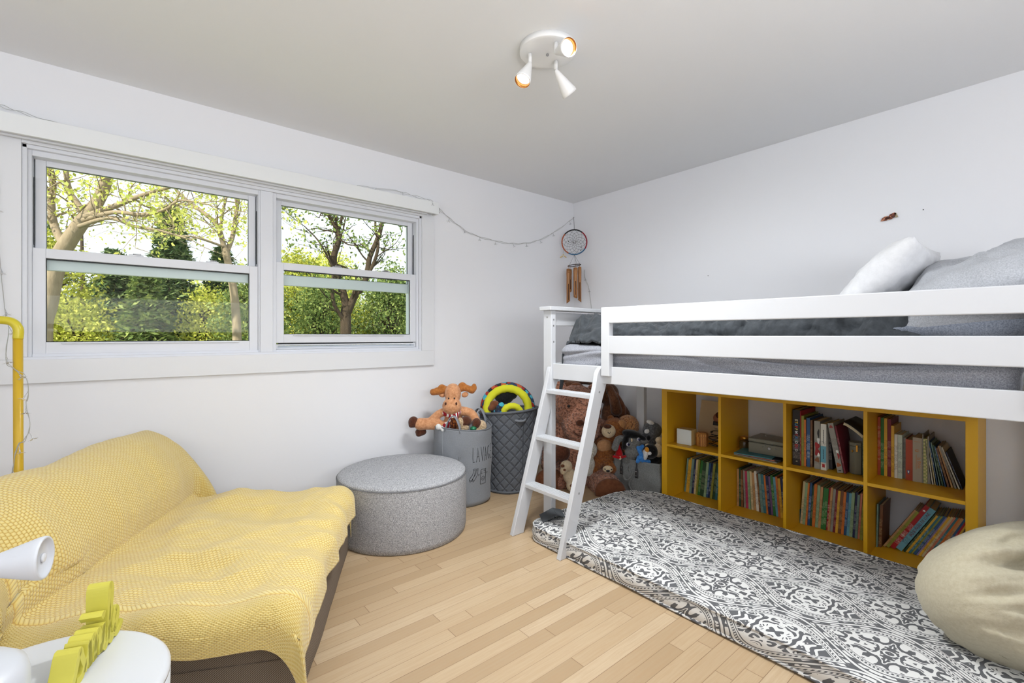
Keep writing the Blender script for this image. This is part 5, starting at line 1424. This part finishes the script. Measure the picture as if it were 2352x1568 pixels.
small('plush_dog', 'beige curly fleece toy paw poking out of the middle of the laundry bag', 1062, 975, 3.02, [(1060, 968, .02, 8, 11, 8, -20), (1066, 980, .01, 12, 12, 10)], BEIGEC)
small('plush_bear', 'beige curly toy filling the right side of the laundry bag', 1104, 985, 3.06, [(1104, 978, 0, 14, 14, 14), (1098, 990, 0, 16, 10, 16)], BEIGEC)
small('rubber_ball', 'shiny green toy ball between the two beige toys in the laundry bag', 1087, 985, 2.99, [(1087, 984, 0, 8, 6, 7)], plain('green_pearl', (40, 120, 84), .25, .3), .004, 'toy ball')
small('plush_rabbit', 'tiny white fluffy toy at the left rim of the laundry bag', 1012, 984, 2.98, [(1007, 980, 0, 7, 7, 6), (1018, 986, 0, 6, 6, 6)], WHTP, .004)
SPT = Mt('spotted_brown', (90, 40, 22), .9); SPT.base(SPT.ramp(SPT.noise(60, 2), [(.45, lin((80, 34, 18))), (.58, lin((176, 100, 44)))]))
small('plush_leopard', 'dark spotted brown toy under the moose scarf in the laundry bag', 1043, 978, 3.0, [(1042, 972, 0, 9, 14, 8)], SPT.m, .005)

# ---- quilted hamper
HX, HY, HR0, HR1, HH = 2.145, 2.626, .185, .212, .555
HQ = Mt('quilted_grey', (94, 98, 104), .9, 0, .1)
h, ha, hb = quilt_h(HQ, 13.5); hc = HQ.math('MINIMUM', h, 1.0)
f = HQ.noise(260, 2, .6, HQ.co('UV'))
HQ.base(HQ.mix(HQ.ramp(hc, [(0, (0, 0, 0, 1)), (.25, (1, 1, 1, 1))]), lin((58, 60, 66)), HQ.mix(f, lin((84, 88, 94)), lin((116, 120, 127)))))
HQ.bump(hc, .55, .008)
ha_ = thing('laundry_hamper', 'tall dark grey quilted fabric hamper with rope handles behind the laundry bag', 'hamper', (HX, HY, 0))
TH1 = math.atan2(-HY, -HX)
def hp_(a, z, off=0):
    t = z / HH; r = HR0 + (HR1 - HR0) * t + .007 * noise.noise(Vector((math.cos(a) * 2, math.sin(a) * 2, z * 6 + 5))) + off
    return Vector((r * math.cos(a), r * math.sin(a), z + .022 * math.cos(a - TH1 - 1.0) * t))
def hfn(u, v):
    if v <= .72: return hp_(2 * PI * u, HH * v / .72)
    return hp_(2 * PI * u, HH - (v - .72) / .28 * .25, -.010)
m = MB().grid(hfn, 96, 50, uvfn=lambda u, v: (u * 1.26, min(v, .72) / .72 * .56)); b0_ = len(m.v)
m.v += [tuple(hp_(2 * PI * j / 96, .004)) for j in range(96)]; m.f.append(tuple(reversed(range(b0_, b0_ + 96)))); m.mi.append(0); m.sm.append(False)
m.v += [tuple(hp_(2 * PI * j / 96, HH - .2, -.012)) for j in range(96)]; m.f.append(tuple(range(b0_ + 96, b0_ + 192))); m.mi.append(0); m.sm.append(False)
m.uv += [(0.01, 0.01)] * 192
m.build('hamper_body', HQ.m, ha_)
HB = plain('hamper_binding', (98, 102, 108), .85)
MB().tube([hp_(2 * PI * j / 96, HH, .0) for j in range(97)], .009, 8, cap=False).build('rim_binding', HB, ha_)
MB().tube([hp_(2 * PI * j / 96, .012, .0) for j in range(97)], .008, 8, cap=False).build('base_binding', HB, ha_)
sa = TH1 + rad(30)
MB().tube([hp_(sa, .01 + .011 * k, .001) for k in range(48)], .003, 6).build('side_seam', plain('seam_dark', (74, 78, 84), .9), ha_)
for A in (TH1 + rad(24), TH1 + rad(204)):
    P = [hp_(A + rad(-11 + 22 * k / 10), HH - .055, .012 - .018 * (abs(k - 5) / 5) ** 3) + Vector((0, 0, -.008 * math.sin(PI * k / 10))) for k in range(11)]
    P = smooth_path(P, 3); m = MB()
    for s_ in range(3):
        Q = [q + Vector((.0035 * math.cos(i * .9 + s_ * 2.1), .0035 * math.cos(i * .9 + s_ * 2.1), .0035 * math.sin(i * .9 + s_ * 2.1))) for i, q in enumerate(P)]
        m.tube(Q, .0055, 6)
    m.build('rope_handle', plain('rope_grey', (128, 132, 138), .9), ha_)
# padded ring toy on top of the hamper
YEL = Mt('yellow_corduroy', (214, 214, 40), .85); YEL.bump(YEL.noise(26, 2), .4, .006)
PLD = Mt('plaid_cloth', (170, 50, 40), .9); ckr = PLD.n('ShaderNodeTexVoronoi'); ckr.inputs['Scale'].default_value = 38; PLD.l(PLD.co(), ckr.inputs['Vector'])
PLD.base(PLD.ramp(ckr.outputs['Color'], [(0, lin((30, 36, 50))), (.3, lin((160, 44, 34))), (.5, lin((70, 170, 190))), (.66, lin((40, 60, 90))), (.8, lin((190, 90, 50)))], 'CONSTANT'))
rt = Toy('padded_ring_toy', 'bright yellow padded ring toy with plaid backing lying on the hamper', 'baby toy', 1166, 930, 3.32)
def rp(a, R_=42, du=0, dv=0, f=0): return (1166 + du + R_ * 1.12 * math.cos(a), 936 + dv - R_ * 1.05 * math.sin(a), f - .03 * math.sin(a))
P = [rp(rad(205 - k * 7.0), f=.03) for k in range(38)]
b = MB(); pts = [rt.p(*q) for q in P]; n_ = len(pts)
b.tube(pts, [(.028 + .0018 * math.sin(i * 2.2)) for i in range(n_)], 14); b.ell(pts[0], .027); b.ell(pts[-1], .027); rt.part('yellow_ring', b, YEL.m)
b = MB(); pts2 = [rt.p(q[0] * 1 + (q[0] - 1166) * .14, q[1] + (q[1] - 936) * .10, q[2] - .035) for q in P]
b.tube(pts2, .030, 14); b.ell(pts2[0], .03); b.ell(pts2[-1], .03); rt.part('plaid_backing', b, PLD.m)
P = [(1158, 947, .10), (1160, 934, .11), (1172, 927, .11), (1186, 929, .10), (1194, 938, .09)]
b = MB(); pts = smooth_path([rt.p(*q) for q in P], 5); b.tube(pts, [.022 + .0016 * math.sin(i * 2.1) for i in range(len(pts))], 12); b.ell(pts[0], .022); b.ell(pts[-1], .022); rt.part('inner_arch', b, YEL.m)
small('plush_cat', 'black plush toy inside the ring on the hamper', 1160, 915, 3.34, [(1158, 912, .0, 22, 16, 14), (1176, 908, 0, 12, 9, 10)], BLKP)
small('plush_puppy', 'small brown furry toy at the left inside the ring on the hamper', 1136, 932, 3.30, [(1136, 928, .02, 12, 10, 10), (1128, 936, .03, 8, 7, 8)], SUEDE)
small('plush_fish', 'blue and black toy tucked under the yellow inner arch on the hamper', 1152, 940, 3.24, [(1150, 934, .0, 10, 12, 8), (1145, 944, .02, 12, 7, 8)], PLD.m)
small('plush_owl', 'dull brown toy at the left rim of the hamper', 1114, 945, 3.32, [(1115, 941, 0, 13, 7, 10)], SUEDE)

# ================================================================== TEDDY CORNER
bb_ = Toy('giant_teddy_bear', 'huge curly pinkish-brown teddy bear sitting on the floor in the corner under the bed', 'soft toy', 1330, 1120, 3.55)
b = MB()
bb_.blob(b, 1335, 1050, 0, 62, 70, 50); bb_.blob(b, 1322, 935, .02, 58, 52, 46); bb_.blob(b, 1330, 972, .13, 42, 42, 30)
bb_.limb(b, [(1375, 985, .02), (1402, 1020, .02), (1400, 1062, .05)], (26, 22)); bb_.limb(b, [(1290, 990, .0), (1270, 1030, .02), (1262, 1060, .08)], (26, 22))
bb_.limb(b, [(1360, 1092, .05), (1376, 1090, .30)], (30, 31)); bb_.limb(b, [(1300, 1090, .0), (1278, 1085, .16)], (32, 30))
bb_.part('bear_body', b, CURL, .014, displace=(.02, .012))
for (u, v, f, nm) in ((1378, 1092, .37, 'sole_pad'), (1258, 1084, .22, 'sole_pad')):
    b = MB(); bb_.blob(b, u, v, f, 33, 29, 12); lbl(bb_.part(nm, b, SUEDE, .008), 'smooth dark brown foot sole')
for u, v in ((1283, 893), (1366, 898)):
    e = bb_.part('ear', bb_.blob(MB(), u, v, .0, 19, 18, 8), CURL)
bb_.part('nose', bb_.blob(MB(), 1322, 958, .235, 9, 7, 5), HOOF)
for u in (1300, 1347): bb_.eye(u, 925, .165, 3.2)
bb_.part('mouth', bb_.limb(MB(), [(1309, 978, .222), (1322, 986, .235), (1336, 978, .228)], (1.2, 1.2)), HOOF)
dg_ = Toy('plush_dog', 'dark brown smooth plush dog with long ears slumped against the wall behind the giant teddy', 'soft toy', 1405, 950, 3.72)
b = MB(); dg_.blob(b, 1398, 905, 0, 24, 26, 20); dg_.blob(b, 1410, 955, -.02, 28, 42, 20); dg_.limb(b, [(1415, 925, 0), (1436, 950, 0), (1434, 975, .02)], (12, 11)); dg_.limb(b, [(1385, 880, -.02), (1340, 873, -.06), (1300, 880, -.08)], (10, 13))
dg_.part('dog_body', b, DBR, .009)
dg_.part('ear', dg_.limb(MB(), [(1396, 890, .06), (1404, 912, .09), (1410, 938, .09)], (9, 13)), DBR, .007)
dg_.part('ear', dg_.limb(MB(), [(1412, 905, .05), (1424, 930, .06), (1424, 948, .06)], (6, 10)), SUEDE, .007)
dg_.eye(1390, 900, .075, 2)
kb = Toy('plush_monkey', 'dark brown plush monkey with round muzzle wedged above the giant teddy head', 'soft toy', 1310, 895, 3.66)
b = MB(); kb.blob(b, 1312, 896, 0, 33, 22, 14); kb.part('monkey_body', b, DBR, .009)
kb.part('muzzle', kb.blob(MB(), 1321, 885, .05, 13, 8, 7), SUEDE); kb.eye(1308, 886, .045, 1.8)
ca = Toy('plush_bear', 'shaggy caramel teddy with cream muzzle sitting in front of the giant teddy', 'soft toy', 1388, 1050, 3.43)
b = MB(); ca.blob(b, 1412, 986, 0, 29, 28, 24); ca.blob(b, 1388, 1036, 0, 30, 36, 24); ca.limb(b, [(1372, 1058, .02), (1362, 1072, .06)], (14, 12)); ca.limb(b, [(1400, 1058, .02), (1402, 1070, .06)], (15, 13)); ca.limb(b, [(1408, 1015, .02), (1420, 1045, .03)], (12, 12))
ca.part('bear_body', b, CARA, .008, displace=(.012, .008))
ca.part('muzzle', ca.blob(MB(), 1393, 985, .075, 16, 15, 12), CREAM); ca.part('nose', ca.blob(MB(), 1389, 973, .100, 9, 5, 6), HOOF)
ca.part('mouth', ca.limb(MB(), [(1389, 985, .112), (1392, 988, .113), (1395, 984, .111)], (.7, .7)), BLACK)
ca.part('belly_patch', ca.blob(MB(), 1385, 1020, .055, 18, 15, 8), plush('tan_belly', (176, 128, 88), (200, 152, 110), 60, .4, .004))
ca.part('ear', ca.blob(MB(), 1404, 962, -.02, 8, 8, 5), CARA)
gb = Toy('plush_bear', 'golden-brown curly teddy head beside the bed post behind the grey basket', 'soft toy', 1445, 1000, 3.44)
b = MB(); gb.blob(b, 1442, 978, 0, 26, 26, 22); gb.blob(b, 1440, 1030, 0, 24, 34, 18); gb.part('bear_body', b, GOLDB, .009, displace=(.014, .008))
gb.part('ear', gb.blob(MB(), 1432, 992, .06, 8, 8, 4), SUEDE); gb.eye(1443, 985, .075, 2)
gb.part('muzzle', gb.blob(MB(), 1424, 972, .055, 10, 12, 7), plush('golden_muzzle', (176, 124, 80), (200, 146, 100), 60, .4, .004))
small('plush_puppy', 'small cream puppy toy with brown-spotted paws between the ladder rails', 1305, 1100, 3.26, [(1300, 1068, .02, 14, 13, 12), (1308, 1092, 0, 15, 18, 13), (1310, 1112, .03, 11, 12, 12), (1292, 1076, .05, 8, 9, 8)], CREAM, .006,
      extra=lambda t: [t.part('paw_spot', t.blob(MB(), u, v, f, r, r * .8, 3), SUEDE) for u, v, f, r in ((1290, 1064, .062, 4.5), (1294, 1072, .073, 3), (1310, 1108, .066, 4), (1314, 1117, .062, 3))])
small('plush_lamb', 'white curly lamb toy partly hidden behind the right ladder rail', 1356, 1050, 3.36, [(1354, 1032, 0, 18, 20, 14), (1352, 1068, 0, 15, 26, 12)], LAMB, .007)
small('plush_moose', 'dark reddish brown toy half hidden behind the middle ladder rung', 1292, 1042, 3.34, [(1290, 1040, 0, 20, 20, 14), (1272, 1052, 0, 14, 12, 10)], HOOF, .008)
small('plush_kitten', 'small white paw with black pads at the foot of the caramel teddy', 1398, 1078, 3.18, [(1396, 1077, 0, 12, 8, 8)], CREAM, .004,
      extra=lambda t: [t.part('paw_pad', t.blob(MB(), u, v, .020, r, r * .7, 2), BLACK) for u, v, r in ((1395, 1079, 4.5), (1388, 1075, 1.8), (1403, 1076, 1.8))])

# ---- grey basket with toys
BKM = fabric('grey_linen', (112, 114, 114), (158, 160, 158), 120, bs=.5, bd=.002, stretch=(6, 6, .6))
bk = thing('fabric_basket', 'grey linen storage basket with riveted strap handles standing against the yellow shelf', 'basket', (2.815, 1.925, 0), rad(2))
bh = lambda a, b: .240 + .010 * noise.noise(Vector((a * 3, b * 3, 1)))
def bside(u, v):
    k = int(min(3.999, u * 4)); t = u * 4 - k; C_ = [(-.100, .185), (-.100, -.178), (.095, -.178), (.095, .185), (-.100, .185)]
    x = C_[k][0] + (C_[k + 1][0] - C_[k][0]) * t; y = C_[k][1] + (C_[k + 1][1] - C_[k][1]) * t
    bul = 1 + .04 * math.sin(PI * v) - .03 * (1 - v)
    n_ = .010 * noise.noise(Vector((x * 9, y * 9, v * 3)))
    return ((x + (n_ if k in (0, 2) else 0)) * bul, (y + (n_ if k in (1, 3) else 0)) * bul, v * (bh(x, y) - (.0 if k else .012 * math.sin(t * PI))))
m = MB().grid(bside, 96, 18); m.box(-.097, .092, -.172, .178, .002, .006); m.build('basket_body', BKM, bk, solid=.006)
STP = plain('dark_leather', (64, 62, 62), .6); RVT = plain('rivet', (200, 200, 200), .25, .8)
P = smooth_path([(-.113, .115, .115), (-.112, .112, .225), (-.100, .095, .262), (-.085, .045, .262), (-.106, -.002, .225), (-.113, -.008, .115)], 6)
vs = []
for i, q in enumerate(P): vs += [q + Vector((0, .011, 0)) if i < 4 or i > len(P) - 5 else q + Vector((-.006, .0, .009)), q - Vector((0, .011, 0)) if i < 4 or i > len(P) - 5 else q - Vector((-.006, 0, .009))]
hs = MB().add(vs, [(2 * i, 2 * i + 1, 2 * i + 3, 2 * i + 2) for i in range(len(P) - 1)], 0, True).build('strap_handle', STP, bk, solid=.004)
for y, z in ((.115, .130), (.115, .160), (-.006, .130), (-.006, .160)): MB().lathe([(.0035, 0), (.0035, .002), (0, .003)], 8, T(-.1155, y, z) @ look((-1, 0, 0))).build('rivet', RVT, hs)
m = MB().add([(-.108, .055 + .012 * math.sin(k), .19 - k * .017) if j == 0 else (-.109, .035 + .012 * math.sin(k), .19 - k * .017) for k in range(12) for j in range(2)], [(2 * i, 2 * i + 1, 2 * i + 3, 2 * i + 2) for i in range(11)], 0, True)
m.build('hanging_tie', BKM, bk, solid=.003)
MB().tube(smooth_path([(-.12, .09, .115), (-.15, .06, .10), (-.16, .03, .104), (-.13, .02, .13), (-.112, .03, .16)], 5), .009, 8, flat=.35).build('hanging_tie', BKM, bk)

el = Toy('plush_elephant', 'grey plush elephant wearing a black hat with its snout over the basket rim', 'soft toy', 1450, 1032, 3.28)
b = MB(); el.blob(b, 1452, 1014, 0, 21, 17, 17); el.blob(b, 1452, 1035, .03, 20, 16, 16); el.blob(b, 1478, 1012, .0, 14, 8, 10); el.blob(b, 1450, 1055, -.02, 22, 16, 18); el.part('elephant_body', b, GREYP, .006)
b = MB(); el.limb(b, [(1438, 1008, -.01), (1420, 1008, 0), (1411, 1026, .02)], (7, 8)); el.part('ear', b, GREYP, .005)
b = MB(); el.blob(b, 1452, 997, .0, 24, 10, 17, 12); el.blob(b, 1434, 1012, .03, 7, 20, 8, 15); el.blob(b, 1470, 1002, .02, 14, 6, 8, 28); lbl(el.part('hat', b, BLKP, .005), 'black cloth hat')
for u, v in ((1438, 1016), (1462, 1005)):
    e = el.part('eye', el.blob(MB(), u, v, .052, 4.2, 4.2, 3), plain('eye_white_%d' % u, (190, 190, 200), .3)); el.part('pupil', el.blob(MB(), u + 1, v, .060, 2.6, 3.0, 2), plain('eye_blue_%d' % u, (30, 36, 70), .2), parent=e)
el.part('horn', el.blob(MB(), 1446, 1006, .06, 2, 4, 2), CREAM)
gn = Toy('gnome_doll', 'small red pointed-hat gnome doll at the left rim of the basket', 'doll', 1422, 1037, 3.27)
gn.part('hat', MB().lathe([(.030, -.03), (.022, 0), (.008, .035), (.002, .055), (0, .056)], 20), REDF); gn.part('nose', gn.blob(MB(), 1422, 1049, .030, 3.4, 4.5, 3), CREAM); gn.part('brim', gn.limb(MB(), [(1408, 1046, .02), (1420, 1048, .03), (1434, 1046, .02)], (3, 3)), REDF)
pg = Toy('plush_penguin', 'black and white plush penguin with blue scarf lying on the basket', 'soft toy', 1490, 1040, 3.21)
b = MB(); pg.blob(b, 1494, 1036, 0, 17, 17, 16); pg.blob(b, 1500, 1056, -.03, 20, 12, 14); pg.part('penguin_body', b, BLKP, .005)
b = MB(); pg.blob(b, 1479, 1042, .022, 6, 13, 12, 8); pg.blob(b, 1489, 1037, .036, 5, 5, 5); lbl(pg.part('face_patch', b, WHTP, .004), 'white felt face')
pg.part('beak', pg.blob(MB(), 1482, 1029, .040, 5, 6, 5, -15), ORF); pg.eye(1497, 1030, .045, 1.3)
b = MB(); pg.limb(b, [(1466, 1028, .0), (1470, 1042, .03), (1472, 1054, .03), (1488, 1058, .02)], (5, 5)); pg.limb(b, [(1466, 1050, .03), (1460, 1056, .045)], (7, 4)); pg.limb(b, [(1470, 1030, 0), (1476, 1024, 0)], (6, 4)); lbl(pg.part('scarf', b, BLUF, .004), 'bright blue fleece scarf')
small('plush_bear', 'pale beige bear toy squeezed against the yellow shelf side behind the penguin', 1512, 1026, 3.22, [(1512, 1034, 0, 14, 16, 12), (1513, 1010, .01, 9, 8, 7), (1488, 1022, .0, 7, 4, 5)], CREAM, .005)
gc = Toy('plush_wolf', 'fluffy grey and white wolf toy lying on top of the basket toys', 'soft toy', 1498, 988, 3.32)
b = MB(); gc.blob(b, 1498, 988, 0, 22, 19, 18); gc.blob(b, 1490, 1010, -.01, 20, 16, 16); gc.part('wolf_body', b, DGREY, .007, displace=(.012, .007))
gc.part('ear', gc.blob(MB(), 1492, 969, .02, 10, 5, 5, 25), WHTP); gc.part('ear', gc.blob(MB(), 1481, 987, .05, 6, 5, 4, -30), WHTP); gc.part('nose', gc.blob(MB(), 1484, 1002, .055, 4, 6, 4), BLKP)

# ================================================================== BIG FLOOR PILLOW + STORAGE BIN
PB = fabric('beige_cotton', (184, 176, 152), (194, 187, 164), 90, bs=.5, bd=.002)
ex = (RV * .99 - FV * .05).normalized(); ey = (FV * .58 + Vector((0, 0, .80))); ey = (ey - ex * ey.dot(ex)).normalized(); ez = ex.cross(ey)
PR = Matrix((ex, ey, ez)).transposed()
bigp = pillow('floor_pillow', 'large beige cotton pillow leaning on the damask floor cushion at the right edge', (2.26, .02, .265), PR, .84, .50, .40, PB, 31, [(-.80, -.86), (-.66, -.55), (-.45, -.25), (-.24, .0), (0, .2), (.4, .4), (.9, .5)], 2.6, cat='pillow', rnd_=.62)
for c_ in bigp.children: pass
bn = thing('storage_bin', 'open clear grey plastic bin of toys between the shelf and the big beige pillow', 'storage bin', (2.83, .02, 0))
BNM = plain('frosted_bin', (176, 178, 170), .3); BNM.node_tree.nodes['Principled BSDF'].inputs['Transmission Weight'].default_value = .3
m = MB(); ring_ = lambda x, y, z: [(-x, -y, z), (x, -y, z), (x, y, z), (-x, y, z)]
vs = ring_(.125, .185, .002) + ring_(.145, .205, .235) + ring_(.155, .215, .238) + ring_(.155, .215, .246) + ring_(.138, .198, .246) + ring_(.12, .18, .010)
fs = [(0, 3, 2, 1), (20, 21, 22, 23)]
for i in range(5):
    for j in range(4): fs.append((i * 4 + j, i * 4 + (j + 1) % 4, (i + 1) * 4 + (j + 1) % 4, (i + 1) * 4 + j))
m.add(vs, fs).build('bin_body', BNM, bn, bevel=.004)
def intoy(name, label, loc, r, m_, cat='toy'):
    o = MB().ell((0, 0, 0), r).build(name, m_, None, loc=loc, displace=(.05, .012)); return tag(o, label, cat)
intoy('dark_cloth_toy', 'dark maroon soft toy in the storage bin next to the shelf side', (2.79, .145, .150), (.085, .065, .085), plain('dark_maroon', (52, 12, 16), .9), 'soft toy')
intoy('toy_ball', 'dull blue ball on top of the toys in the storage bin', (2.86, .045, .215), (.060, .055, .045), plain('dull_blue', (84, 140, 168), .6), 'toy ball')
intoy('patterned_toy', 'brown and orange patterned toy under the blue ball in the storage bin', (2.82, -.03, .150), (.09, .09, .075), SPT.m, 'soft toy')
